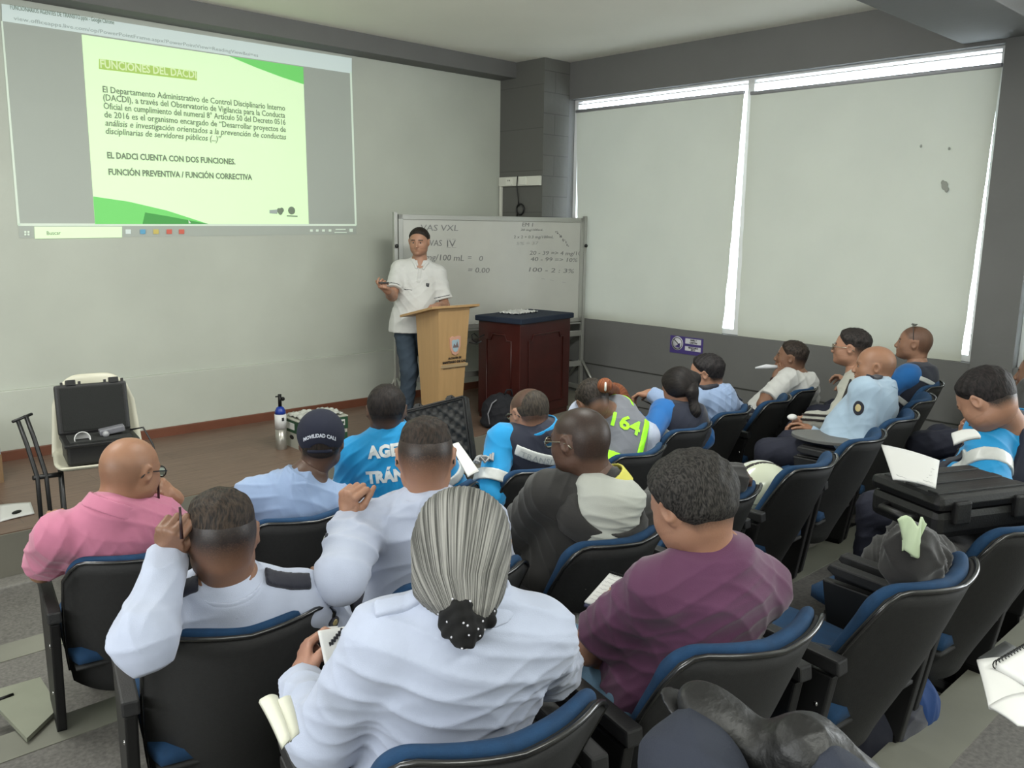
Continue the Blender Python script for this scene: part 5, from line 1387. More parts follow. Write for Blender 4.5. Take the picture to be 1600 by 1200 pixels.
# ---- vest 164
p = PE['v164']; vest(p, greyv, .022)
def backhalf(p, f): return lambda X, Y, Z: (X-p['Pv'][0])*0+f(X, Y, Z)
c = p['C_'](.04); torso_band(p, .34, .030, lime, 'lime_hem', .007, prims=p['vestp'][:5])
c = p['C_'](.5)+p['rt']*.150; band(p, 'lime_edge', lime, obox(c, p['TM'], .018, .3, .22), c-.3, c+.3, t=.007, prims=p['vestp'])
c = p['C_'](.5)-p['rt']*.150; band(p, 'lime_edge', lime, obox(c, p['TM'], .018, .3, .22), c-.3, c+.3, t=.007, prims=p['vestp'])
c = p['N']; nd = p['nd']
collar(p, lime, .034, r=.080, wid=.008, name='lime_collar')
wrap_text(p, '164', p['C_'](.70)-p['fw']*.15+p['rt']*.018, p['rt'], p['tu'], .115, lime, bold=.003, width=.17, name='number')
# ---- ponytail woman, blue-shirted man: navy vests with silver tape
p = PE['pony']; vest(p, navyv, .022)
for q in (-1, 1):
    c = p['C_'](.62)+p['rt']*.085*q; band(p, 'silver_patch', refl, lambda X, Y, Z, c=c, p=p: np.maximum(obox(c, p['TM'], .042, .3, .026)(X, Y, Z), ((X-c[0])*p['fw'][0]+(Y-c[1])*p['fw'][1]+(Z-c[2])*p['fw'][2])), c-.18, c+.18, t=.006, prims=p['vestp'])
p = PE['vest16']; vest(p, navyv, .022)
c = p['C_'](.80); band(p, 'silver_tape', refl, slab(c, p['tu']+p['fw']*.5, .016), c-.25, c+.25, t=.006, prims=p['vestp'])
torso_band(p, .42, .018, refl, prims=p['vestp'][:5])
# ---- jacket at the right edge
p = PE['jacket17']
arm_band(p, -1, .55, .030, refl, t=.007, R=.12); arm_band(p, -1, .62, .028, refl, upper=False, t=.007, R=.12); arm_band(p, -1, .92, .026, navy, upper=False, t=.008, R=.10, name='cuff')
arm_band(p, 1, .55, .030, refl, t=.007, R=.12)
torso_band(p, .22, .030, refl, t=.007)
c = p['C_'](.88)-p['rt']*.09
strap = band(p, 'shoulder_strap', navyv, obox(c, p['TM'], .035, .3, .25), c-.25, c+.25, t=.010)
MB().ball((0, 0, 0), (.03, .02, .02)).build('radio_clip', black, p['t']).location = Vector(p['N']+p['TM']@V3(-.07, -.03, .03))-p['t'].location
# ---- grey track jacket stripes
p = PE['stripe']; dk = mat('dark_stripe', (.13, .11, .11), .8)
for q in (-1, 1):
    for upper in (True, False):
        E_, W_ = p['arms'][q][0], p['arms'][q][1]; a, b_ = (p['Sh'][q], E_) if upper else (E_, W_)
        ax = nrm(b_-a); o = p['TM']@V3(q*1.0, -.35, .25); o = nrm(o-(o@ax)*ax); u = np.cross(ax, o); mid = (a+b_)/2; L_ = np.linalg.norm(b_-a)/2
        for k in (-1, 1):
            c = mid+u*.016*k+o*.06
            band(p, 'sleeve_stripe', dk, obox(c, np.stack([ax, u, o], 1), L_, .0065, .07), c-.24, c+.24, t=.010, h=.004)
# ---- black jacket with pale hood and yellow collar
p = PE['hood']; N, TM = p['N'], p['TM']
hp = [Ell(N+TM@V3(0, -.055, .028), (.118, .078, .052), TM, .03), Ell(N+TM@V3(0, -.095, -.030), (.112, .065, .095), TM, .03), Ell(N+TM@V3(-.06, -.02, .01), (.05, .07, .04), TM, .04), Ell(N+TM@V3(.06, -.02, .01), (.05, .07, .04), TM, .04), Ell(N+TM@V3(0, -.14, -.11), (.05, .035, .06), TM, .03), Cap(N-TM@V3(0, 0, .1), N+TM@V3(0, .02, .15), .062, .062, .01, sub=True)]
implicit('hood_lining', hp, .0045, cloth('pale_hood', (.66, .67, .64)), p['t'], disp=wrinkle(5, .005, 30))
hp2 = [Ell(N+TM@V3(0, -.062, -.075), (.165, .105, .11), TM, .04), Ell(N+TM@V3(0, -.10, -.0), (.11, .08, .09), TM, .015, sub=True)]
implicit('hood', hp2, .005, blkj, p['t'], disp=wrinkle(8, .005, 22))
collar(p, mat('yellow_collar', (.80, .78, .36), .8), .040, name='tee_collar')
E_, W_ = p['arms'][-1][0], p['arms'][-1][1]; ax = nrm(W_-E_)
wb = W_-ax*.005; implicit('watch', [Cap(wb-ax*.013, wb+ax*.013, .036, .036, .001, cut0=0, cut1=0), Ell(wb+TM@V3(0, -.03, 0), (.018, .012, .018), None, .004)], .003, mat('watch_band', (.10, .10, .11), .4), p['t'])
# presenter details
p = PE['presenter']; TM = p['TM']
wrap_text(p, 'u', p['C_'](.62)+p['fw']*.15-p['rt']*.08, -p['rt'], p['tu'], .05, ink, bold=.004, name='chest_emblem')
for q in (-1, 1):
    E_ = p['arms'][q][0]; Sh = p['Sh'][q]; n = nrm(E_-Sh); c = Sh+(E_-Sh)*.70
    band(p, 'sleeve_trim', ink, slab(c, n, .003), c-.12, c+.12, t=.002, h=.004)
fc = p['N']+TM@V3(0, .12, -.09); band(p, 'placket', cloth('white_placket', (.70, .70, .69)), obox(fc, TM, .016, .12, .075), fc-.15, fc+.15, t=.004, h=.004)
W_ = p['arms'][1][1]; hd = p['arms'][1][2]
MB().box((-.012, -.04, -.006), (.012, .04, .006), bev=.003).build('clicker', black, None, label='small black presenter clicker in the lecturer\'s raised right hand', cat='remote').matrix_world = Matrix.Translation(Vector(W_+hd*.085+V3(-.0, -.02, .035))) @ Matrix.Rotation(R_(50), 4, 'Z')
# white T-shirt, wrist band
p = PE['white']; W_ = p['arms'][-1][1]; ax = nrm(W_-p['arms'][-1][0])
implicit('bracelet', [Cap(W_-ax*.03, W_-ax*.01, .034, .034, .001, cut0=0, cut1=0)], .004, mat('dark_red_band', (.18, .07, .07), .6), p['t'])
wrap_text(p, 'AGENTE', p['C_'](.42)-p['fw']*.15, p['rt'], p['tu'], .04, ink, width=.2)
p = PE['stripe']; W_ = p['arms'][-1][1]; ax = nrm(W_-p['arms'][-1][0])
implicit('watch', [Cap(W_-ax*.012, W_+ax*.006, .034, .034, .001, cut0=0, cut1=0)], .004, chrome, p['t'])
MB().ball((0, 0, 0), (.014, .012, .02)).build('earphone', white_pl, PE['edge18']['t']).location = Vector(HL(PE['edge18'], -.09, .0, -.02))-PE['edge18']['t'].location
# ---------------------------------------------------------------- things on the stage
def yawm(loc, yaw): return Matrix.Translation(Vector(loc)) @ Matrix.Rotation(yaw, 4, 'Z')
def plastic_chair():
    c = atZ(157, 716, .45); yaw = R_(166)
    t = thing('plastic_chair', 'white plastic shell chair on black metal legs against the front wall', 'chair', (c[0], c[1], 0), yaw)
    wp_ = mat('cream_plastic', (.72, .71, .64), .4)
    def seat_f(off):
        def f(u, v):
            x = (2*u-1)*.23*(1-.12*(2*v-1)**4); y = -.20+.44*v; e = max(abs(2*u-1), abs(2*v-1))
            return (x, y, .45+.03*e**4-.012*(1-e)+off)
        return f
    grid_solid(MB(), seat_f(0), seat_f(-.012), 16, 16).build('seat_shell', wp_, t)
    def back_f(off):
        def f(u, v):
            a = 2*u-1; z = .45+.43*v*(1-.10*max(0, abs(a)-.4)**2*4); wdt = .235-.03*v
            return (a*wdt*(1-.25*max(0, v-.75)*2), -.20-.10*v+.06*abs(a)**2+off, z)
        return f
    grid_solid(MB(), back_f(0), back_f(-.012), 16, 16).build('back_shell', wp_, t)
    mb = MB()
    for x in (-.2, .2):
        mb2 = MB().tube([(x, .22, 0), (x, .17, .43)], .012, 8).tube([(x, -.24, 0), (x, -.16, .43)], .012, 8).tube([(x, .17, .43), (x, -.16, .43)], .012, 8); mb2.build('leg_frame', black, t)
    # folded tablet arm bracket at the left of the picture
    MB().tube([(.26, .24, 0), (.27, .20, .44), (.31, .10, .62), (.34, .06, .74)], .011, 8).tube([(.31, .26, 0), (.31, .22, .44), (.345, .14, .60), (.375, .10, .72)], .011, 8).tube([(.20, .17, .43), (.33, .22, .44)], .013, 8).tube([(.31, .04, .74), (.40, .11, .72)], .008, 6).build('arm_bracket', black, t)
    M = yawm((c[0], c[1], 0), yaw)
    k = thing('equipment_case', 'open black rugged case with measuring device on the white plastic chair', 'case', tuple(M @ Vector((0, .02, .462))), yaw+R_(4))
    MB().box((-.175, -.11, 0), (.175, .13, .11), bev=.015).build('case_base', black, k)
    MB().box((-.185, -.12, .098), (.185, .14, .118), bev=.006).build('case_rim', black, k)
    Ml = Matrix.Translation((0, -.115, .115)) @ Matrix.Rotation(R_(12), 4, 'X')
    l = MB().box((-.185, -.055, 0), (.185, -.01, .28), Ml, bev=.014).build('case_lid', black, k)
    MB().box((-.160, -.014, .02), (.160, -.004, .26), Ml, bev=.004).build('lid_foam', mat('case_foam', (.10, .105, .10), .95, bump=.3, bscale=200), l)
    for x in (-.12, .10):
        MB().box((x-.025, -.05, .272), (x+.025, -.008, .305), Ml, bev=.004).build('latch', black, l)
        for dx in (-.045, .045): MB().box((x+dx-.006, -.05, .27), (x+dx+.006, -.015, .295), Ml, bev=.002).build('latch_post', black, l)
    MB().box((-.155, -.09, .112), (.155, .11, .122), bev=.003).build('tray_foam', MATS['case_foam'], k)
    MB().lathe([(0, 0), (.036, 0), (.041, .06), (.037, .06), (.034, .01), (0, .01)], 20, Matrix.Translation((.09, .02, .12)) @ Matrix.Rotation(R_(-80), 4, 'X')).build('paper_cup', paper, k)
    MB().ball((-.03, .04, .135), (.018, .018, .018)).build('dial', mat('dial_grey', (.55, .55, .56), .3), k)
    MB().box((-.15, -.02, .12), (-.02, .035, .155), Matrix.Rotation(R_(8), 4, 'Y'), bev=.008).build('plastic_sleeve', mat('clear_grey_plastic', (.42, .42, .44), .25), k)
    cb = MB().tube([M @ Vector(q) for q in ((-.16, .02, .60), (-.22, .08, .62), (-.26, .12, .53), (-.27, .14, .47), (-.24, .16, .485))], .005, 8)
    finish(cb.build('cable', black), None, 'black cable trailing from the rugged case over the plastic chair edge', 'cable')
plastic_chair()
def o2():
    c = atZ(440, 702, 0)
    t = thing('oxygen_cylinder', 'small oxygen cylinder with blue shoulder, white label and steel base beside the green box', 'gas cylinder', c)
    r = .043
    MB().lathe([(0, 0), (r-.004, 0), (r, .006), (r, .17), (0, .17)], 28).build('steel_body', mat('brushed_steel', (.66, .65, .62), .3, metal=.7), t)
    MB().lathe([(0, .168), (r+.002, .168), (r+.002, .285), (0, .285)], 28).build('label_band', mat('label_white', (.80, .80, .80), .5), t)
    MB().lathe([(0, .284), (r, .284), (r-.003, .31), (.028, .335), (.013, .345), (0, .345)], 28).build('blue_shoulder', mat('cylinder_blue', (.08, .20, .55), .35), t)
    v = MB().lathe([(0, .34), (.014, .34), (.014, .44), (0, .44)], 16).build('valve', dark, t)
    MB().tube([(-.035, 0, .425), (.012, 0, .425)], .006, 8).build('valve_key', dark, v)
    MB().ball((.026, 0, .40), .016).build('gauge', dark, v)
    MB().box((-.012, -r-.004, .235), (.006, -r+.01, .262)).build('label_mark', ink, t)
o2()
def greenbox():
    A, B_, D_ = Vector(atZ(471, 706, 0)), Vector(atZ(543, 693, 0)), Vector(atZ(447, 692, 0))
    u = (B_-A); Wd = u.length; ang = math.atan2(u.y, u.x); dp = .30; h = .235
    t = thing('paper_carton', 'green and white paper carton on the stage floor', 'box', A, ang)
    gr = mat('carton_green', (.12, .27, .18), .6); wc = mat('carton_white', (.66, .66, .62), .7)
    MB().box((0, 0, 0), (Wd, dp, h*.66), bev=.003).build('box_body', wc, t)
    MB().box((-.006, -.006, h*.55), (Wd+.006, dp+.006, h), bev=.003).build('lid', gr, t)
    MB().box((-.008, -.008, h*.97), (Wd+.008, dp+.008, h+.003), bev=.002).build('lid_top', wc, t)
    MB().box((Wd*.45, -.003, h*.08), (Wd, .01, h*.42)).build('green_print', gr, t)
    MB().box((Wd*.70, -.009, h*.68), (Wd*.94, .0, h*.88)).build('label_patch', paper, t)
    MB().box((Wd*.72, -.011, h*.74), (Wd*.92, .0, h*.82)).build('label_print', gr, t)
    MB().box((-.009, dp*.30, h*.66), (.0, dp*.75, h*.88)).build('label_patch', paper, t)
    MB().prism([(Wd*.10, h*.78), (Wd*.14, h*.90), (Wd*.20, h*.86), (Wd*.17, h*.72)], 1, -.009, -.004).build('mark', wc, t)
    MB().tube([(Wd*.24, -.008, h*.74), (Wd*.32, -.008, h*.80), (Wd*.40, -.008, h*.76), (Wd*.50, -.008, h*.88)], .006, 6).build('script_mark', wc, t)
    MB().ball((-.001, dp*.5, h*.38), (.003, .035, .018)).build('hand_hole', black, t)
    M = yawm(A, ang)
    rr = random.Random(2)
    b = MB().grid(lambda u_, v: M @ Vector((.02+(Wd-.04)*u_, .02+(dp-.05)*v, h+.008+.018*abs(math.sin(u_*9+v*4)*math.cos(v*11+u_*5))+.012*abs(math.sin(u_*27)))), 30, 20)
    finish(b.build('plastic_bag', mat('thin_plastic', (.72, .72, .70), .2, spec=.8), None, solid=.002), None, 'crumpled clear plastic bag on top of the green carton', 'bag')
greenbox()
def backpack():
    c = atZ(782, 668, 0)
    t = thing('backpack', 'dark backpack with pale zip stripe standing by the mahogany desk', 'bag', c, R_(-40))
    bk = mat('backpack_cloth', (.07, .075, .10), .85, bump=.2, bscale=80)
    implicit('bag_body', [Ell(c+V3(0, 0, .15), (.17, .11, .16), fr(40), .05), Ell(c+V3(0, 0, .05), (.18, .12, .06), fr(40), .05), Ell(c+V3(-.02, -.07, .12), (.10, .07, .10), fr(40), .03)], .006, bk, None, disp=wrinkle(4, .006, 20)).parent = t
    o = t.children[0]; o.matrix_parent_inverse = (Matrix.Translation(Vector(c)) @ Matrix.Rotation(R_(-40), 4, 'Z')).inverted()
    MB().tube([(-.10, -.13, .06), (-.115, -.12, .15), (-.08, -.11, .24), (-.04, -.10, .27)], .006, 6).build('zip_stripe', mat('zip_grey', (.5, .5, .52), .5), t)
    MB().tube([(.03, -.02, .30), (.05, -.03, .345), (.09, -.03, .345), (.10, -.02, .29)], .008, 6).build('handle', bk, t)
backpack()
def sheet(pts, name, m, label, cat, thick=.002, curl=0, n=1, parent=None, group=None):
    """stack of n sheets through 4 world points"""
    P = [Vector(p) for p in pts]
    nn = (P[1]-P[0]).cross(P[3]-P[0]).normalized()
    if nn.z < 0: nn = -nn
    def f(o):
        def g(u, v):
            q = P[0]*(1-u)*(1-v)+P[1]*u*(1-v)+P[2]*u*v+P[3]*(1-u)*v
            return q+nn*(o+curl*(math.sin(math.pi*u)*.7+.3*math.sin(math.pi*v)))
        return g
    b = grid_solid(MB(), f(0), f(thick*n), 10, 8)
    o = b.build(name, m, parent)
    if label: finish(o, None, label, cat, group)
    return o
z0 = .008
sheet([atZ(0, 816, z0), atZ(54, 803, z0), atZ(48, 786, z0), atZ(0, 790, z0)], 'paper_sheet', paper, 'white papers lying on the stage edge at the left', 'paper', .006, .004)
MB().ball(tuple(atZ(26, 800, .022)), (.035, .02, .008), Matrix.Rotation(R_(40), 4, 'Z')).build('marker', dark, None, label='small dark marker lying on the white stage-edge papers', cat='marker')
def cardboard():
    c = atZ(-8, 758, 0)
    t = thing('cardboard_box', 'brown cardboard box at the left edge of the stage', 'box', c, R_(10))
    MB().box((-.30, 0, 0), (.06, .30, .20), bev=.003).build('box_body', mat('cardboard', (.48, .38, .27), .8, noise=.1), t)
    MB().box((-.30, 0, .20), (.055, .30, .40), bev=.003).build('upper_box', mat('pale_blue_box', (.52, .56, .58), .7), t)
    MB().box((.061, .05, .05), (.063, .2, .15)).build('label', paper, t)
cardboard()
# loose metal cover plate on the steps
pl = [atZ(63, 1060, -.02), atZ(93, 1107, -.02), atZ(42, 1156, -.02), atZ(-25, 1085, -.02)]
mb = MB(); A = [mb.b.verts.new(Vector(q)+Vector((0, 0, .006))) for q in pl]; B = [mb.b.verts.new(Vector(q)+Vector((0, 0, -.010))) for q in pl]
mb.b.faces.new(A); mb.b.faces.new(B[::-1])
for i in range(4): mb.b.faces.new((A[i], B[i], B[(i+1) % 4], A[(i+1) % 4]))
cp = mb.build('cover_plate', mat('plate_paint', (.50, .51, .45), .5, noise=.06, nscale=6), None, label='square grey-green cover plate lying on the aisle step, lower left', cat='plate')
q0, q1 = Vector(atZ(-4, 1094, -.012)), Vector(atZ(21, 1085, -.012))
MB().tube([q0, q1], .007, 8).build('slot', dark, cp)

# ---------------------------------------------------------------- case with foam lid in the front row
def foam_case():
    D = 4.25
    tl, tr, br = Vector(at(652, 636, D+.06)), Vector(at(727, 617, D-.02)), Vector(at(740, 716, D-.10))
    u = (tr-tl).normalized(); dn = (br-tr).normalized(); nrm_ = u.cross(dn).normalized(); dn = nrm_.cross(u).normalized()*-1 if False else dn
    W = .36; Hh = .33
    t = thing('foam_lined_case', 'open black carrying case with egg-crate foam in its lid, beside the turquoise jacket', 'case', tuple(br-u*W))
    o = t.location
    def P(a, b, c): return Vector(tr)-o - u*(W*(1-a)) + dn*(Hh*b) + nrm_*c
    if nrm_.dot(Vector((0, 0, CAM_H))-tr) < 0: nrm_ = -nrm_
    def slabbox(a0, a1, b0, b1, c0, c1):
        m = MB(); V_ = [m.b.verts.new(P(a, b, c)) for a in (a0, a1) for b in (b0, b1) for c in (c0, c1)]
        for f in ((0, 1, 3, 2), (4, 6, 7, 5), (0, 4, 5, 1), (2, 3, 7, 6), (0, 2, 6, 4), (1, 5, 7, 3)): m.b.faces.new([V_[i] for i in f])
        bmesh.ops.bevel(m.b, geom=list(m.b.edges), offset=.008, segments=2, affect='EDGES'); return m
    slabbox(0, 1, 0, 1, -.05, -.012).build('lid', black, t)
    for a in ((0, 1, 0, .05, -.03, .012), (0, 1, .95, 1, -.03, .012), (0, .05, 0, 1, -.03, .012), (.95, 1, 0, 1, -.03, .012)): slabbox(*a).build('lid_edge', black, t)
    MB().grid(lambda a, b: P(.05+.9*a, .05+.9*b, -.006+.012*math.sin(a*math.pi*11)*math.sin(b*math.pi*10)), 66, 60).build('egg_crate_foam', mat('grey_foam', (.20, .20, .20), .95), t, )
    for a in (.25, .75): slabbox(a-.06, a+.06, -.06, .02, -.04, .0).build('latch', black, t)
    base = MB().box((0, -.02, -.02), (W, .26, .09), bev=.012)
    bo = base.build('case_base', black, t); bo.location = (-.02, .0, -.03)
    bo.rotation_euler = (0, 0, math.atan2(u.y, u.x)+R_(180)*0)
    bo.location = Vector((-.0, -.24, -.10))
foam_case()
sheet([at(704, 697, 3.75), at(716, 693, 3.8), at(748, 738, 3.55), at(731, 746, 3.5)], 'paper_pad', paper, 'white paper pad standing in front of the foam-lined case', 'paper', .003, .004, 2)
wv = MB(); rr = random.Random(9)
for k in range(4):
    a = at(736+rr.uniform(-3, 10), 722+rr.uniform(-4, 8), 3.9)
    wv.tube([a+V3(.02*i, rr.uniform(-.02, .02), rr.uniform(-.015, .02)) for i in range(6)], .006, 6)
finish(wv.build('wired_tubes', mat('grey_tubing', (.58, .58, .58), .4)), None, 'tangle of grey tubing beside the foam-lined case', 'tubing', kind='stuff')

# ---------------------------------------------------------------- things held by or near the people
d6 = PE['lady']['arms'][-1][1]
dl = float((d6-V3(0, 0, CAM_H))@CF)-.0
bk = sheet([at(496, 986, dl), at(544, 978, dl+.03), at(548, 1030, dl+.02), at(510, 1052, dl-.02)], 'notebook', paper, 'white notebook held up in the left hand of the grey-haired woman', 'notebook', .004, .0, 3)
sheet([at(505, 980, dl+.07), at(528, 978, dl+.08), at(524, 1040, dl+.06), at(503, 1030, dl+.05)], 'folded_page', paper, None, None, .001, .006, 1, bk)
for k in range(7):
    MB().box((-.002, -.002, -.006), (.002, .002, .006)).build('spiral_hole', ink, bk).location = Vector(at(512+k*3.6, 1012-k*4.4, dl-.008))
sheet([at(404, 1098, 1.50), at(432, 1092, 1.52), at(455, 1160, 1.46), at(440, 1172, 1.44)], 'folded_paper', mat('cream_paper', (.80, .80, .74), .8), 'cream folded paper hanging beside the left elbow of the grey-haired woman', 'paper', .003, .012, 3)
sheet([at(432, 1096, 1.50), at(452, 1090, 1.52), at(466, 1148, 1.47), at(450, 1162, 1.45)], 'folded_paper', MATS['cream_paper'], 'second cream folded leaf closer to the white sleeve of the grey-haired woman', 'paper', .003, .008, 2)
# purple shirt man's notebook and phone
W7 = PE['purple']['arms'][-1][1]; d7 = float((W7-V3(0, 0, CAM_H))@CF)+.12
nb = sheet([at(913, 942, d7), at(963, 958, d7-.03), at(1004, 914, d7+.10), at(952, 898, d7+.13)], 'notebook', paper, 'open spiral notebook with handwriting held by the man in purple T-shirt', 'notebook', .002, .0, 3)
sheet([at(912, 948, d7), at(962, 964, d7-.03), at(1001, 922, d7+.09), at(950, 906, d7+.12)], 'notebook_cover', mat('notebook_cover', (.22, .22, .32), .5), None, None, .003, 0, 3, nb)
A_, B_ = Vector(at(954, 898, d7+.13)), Vector(at(1003, 913, d7+.10))
for k in range(13):
    c = A_+(B_-A_)*(k/12); MB().tube([c+Vector((0, .006*math.cos(a), .007*math.sin(a)+.004)) for a in [i*math.pi/5 for i in range(10)]], .0012, 5, closed=True).build('ring', dark, nb)
def scrawl(p00, p10, p01, n, seed, parent, m=None, lift=.010):
    r = random.Random(seed); P0, U, V_ = Vector(p00), Vector(p10)-Vector(p00), Vector(p01)-Vector(p00); N_ = U.cross(V_).normalized()
    if N_.z < 0: N_ = -N_
    for i in range(n):
        mb = MB(); v = (i+.6)/(n+.4); u = .08; L_ = r.uniform(.55, .9); pts = []
        while u < L_: pts.append(P0+U*u+V_*(v+r.uniform(-.018, .018))+N_*lift); u += .022
        mb.tube(pts, .0005, 3); mb.build('handwriting', m or mat('pencil_grey', (.50, .50, .54), .7), parent)
scrawl(at(952, 898, d7+.13), at(1004, 914, d7+.10), at(913, 942, d7), 8, 4, nb)
ph = MB().box((-.038, -.075, -.004), (.038, .075, .004), bev=.004).build('mobile_phone', mat('phone_black', (.03, .03, .035), .15), None, label='black mobile phone on the thigh of the man in purple T-shirt', cat='phone')
ph.location = Vector(at(905, 984, d7+.02)); ph.rotation_euler = (R_(12), R_(8), R_(-50))
# helmet on chair B5
def helmet():
    c = np.array(chair_local('B5', -.03, .30, .475+.12))
    t = thing('motorcycle_helmet', 'white motorcycle helmet with black stripes and blue numeral on an empty chair', 'helmet', c-V3(0, 0, .13))
    hm_ = mat('helmet_white', (.74, .76, .68), .18, spec=.7)
    M = fr(-60, 10, 8)
    pr = [Ell(c+V3(0, 0, .03), (.128, .155, .135), M, .02), Cap(c+V3(0, 0, .0), c-V3(0, 0, .09), .125, .112, .03, cut1=0)]
    sh = implicit('helmet_shell', pr, .005, hm_, t, post=lambda d, X, Y, Z: np.maximum(d, (c[2]-.115)-Z))
    org = np.array(t.location)
    q = {'sp': pr, 'h': .005, 't': t, 'key': 'helm', 'st': 0.0, 'shirt': sh}
    u = M[:, 0]
    for k, m_ in ((-.035, MATS['dark_stripe']), (.0, refl), (.03, MATS['dark_stripe'])):
        band(q, 'crown_stripe', m_, lambda X, Y, Z, k=k: np.maximum(slab(c+M[:, 1]*.0+u*k, u, .011)(X, Y, Z), (c[2]+.045)-Z), c-.2, c+.2, t=.002, thin=.004)
    n_ = nrm(V3(0, 0, CAM_H)-c); r_ = nrm(np.cross(V3(0, 0, 1), n_))*1.0; up_ = np.cross(n_, r_)
    band(q, 'trim_line', mat('helmet_line', (.45, .47, .44), .4), slab(c-V3(0, 0, .045), V3(.3, .2, 1), .004), c-.2, c+.2, t=.002, thin=.004)
    wrap_text(q, '6', c-V3(0, 0, .085)+n_*.1+r_*.02, r_, up_, .085, mat('numeral_blue', (.08, .16, .36), .4), bold=.004, target=sh, lift=.003)
helmet()
def tablet(key, s, label, pts=None):
    c = chair_local(key, s*.17, .42, .655)
    a = CH[key][3]
    mb = MB().prism([(.13*math.cos(i*math.pi/12)*(1 if math.cos(i*math.pi/12) > 0 else 1.1), .19*math.sin(i*math.pi/12)) for i in range(24)], 2, -.009, .009, bev=.003)
    o = mb.build('writing_tablet', tablet_m, None, label=label, cat='writing tablet'); o.location = c; o.rotation_euler = (0, 0, a)
    return c
ct = tablet('B8', -.7, 'grey oval writing tablet in front of the man in striped grey jacket')
ct2 = tablet('B7', -1.0, 'dark grey writing tablet in front of the bald man in light blue shirt')
MB().ball(tuple(at(1238, 652, PE['stripe']['arms'][-1][1]@CF-V3(0, 0, CAM_H)@CF)), (.035, .03, .02)).build('tissue', paper, None, label='small white tissue in the hands of the man in striped jacket', cat='tissue')
# phone of the man in white T-shirt
Wp = PE['white']['arms'][-1][1]; dw = float((Wp-V3(0, 0, CAM_H))@CF)-.02
p0, p1 = Vector(at(1180, 575, dw)), Vector(at(1214, 573, dw))
MB().tube([p0, p0*.5+p1*.5+Vector((0, 0, .006)), p1], [.006, .017, .012], 10).build('mobile_phone', mat('phone_silver', (.78, .78, .80), .25), None, label='pale phone held at the mouth of the man in white T-shirt', cat='phone')
# pens
def pen(a, b, m, lab):
    MB().tube([Vector(a), Vector(b)], [.003, .0045], 8).build('pen', m, None, label=lab, cat='pen')
Wb = PE['blue12']['arms'][-1]; db = float((Wb[1]+Wb[2]*.1-V3(0, 0, CAM_H))@CF)
pen(at(1002, 624, db-.05), at(1022, 634, db-.05), dark, 'dark pen in the hand of the man in light blue uniform with glasses')
Wb = PE['mohawk']['arms'][-1]; db = float((Wb[1]+Wb[2]*.1-V3(0, 0, CAM_H))@CF)
pen(at(281, 792, db-.02), at(284, 842, db-.02), mat('pen_dark_red', (.16, .08, .08), .3), 'dark pen held upright in the raised fist of the man with epaulettes')
Wb = PE['pink']['arms'][1]; db = float((Wb[1]+Wb[2]*.1-V3(0, 0, CAM_H))@CF)
pen(at(246, 722, db-.05), at(248, 780, db-.05), mat('pen_dark_red', (.16, .08, .08), .3), 'dark pen beside the face of the bald man in pink')
# black rugged case on the lap of the man at the right edge, papers on it
def lap_case():
    c = at(1488, 780, 2.75); yaw = R_(-24)
    t = thing('equipment_case', 'closed black rugged case resting on the thighs of the man in turquoise jacket', 'case', c, yaw)
    MB().box((-.20, -.14, -.07), (.20, .14, .02), bev=.025).build('case_base', black, t)
    MB().box((-.205, -.145, .018), (.205, .145, .065), bev=.022).build('case_lid', black, t)
    for y in (-.1, 0, .1): MB().box((-.18, y*.9-.02, .062), (.18, y*.9+.02, .070), bev=.004).build('lid_rib', black, t)
    for x in (-.12, .12): MB().box((x-.03, -.158, -.02), (x+.03, -.135, .05), bev=.006).build('latch', black, t)
    MB().tube([(-.20, -.06, -.02), (-.235, -.05, -.02), (-.235, .05, -.02), (-.20, .06, -.02)], .014, 8).build('handle', black, t)
lap_case()
pp = sheet([at(1395, 750, 2.58), at(1462, 764, 2.50), at(1468, 722, 2.68), at(1377, 697, 2.80)], 'paper_sheet', paper, 'printed white sheets on the black case in the lap of the turquoise-jacketed man', 'paper', .003, .008, 2)
scrawl(at(1377, 695, 2.85), at(1468, 722, 2.68), at(1395, 750, 2.58), 9, 8, pp, lift=.011)
sheet([at(1486, 681, 3.0), at(1522, 675, 3.0), at(1532, 686, 2.95), at(1490, 697, 2.95)], 'folded_paper', paper, 'small folded white paper below the face of the man in turquoise jacket', 'paper', .004, .010, 3)
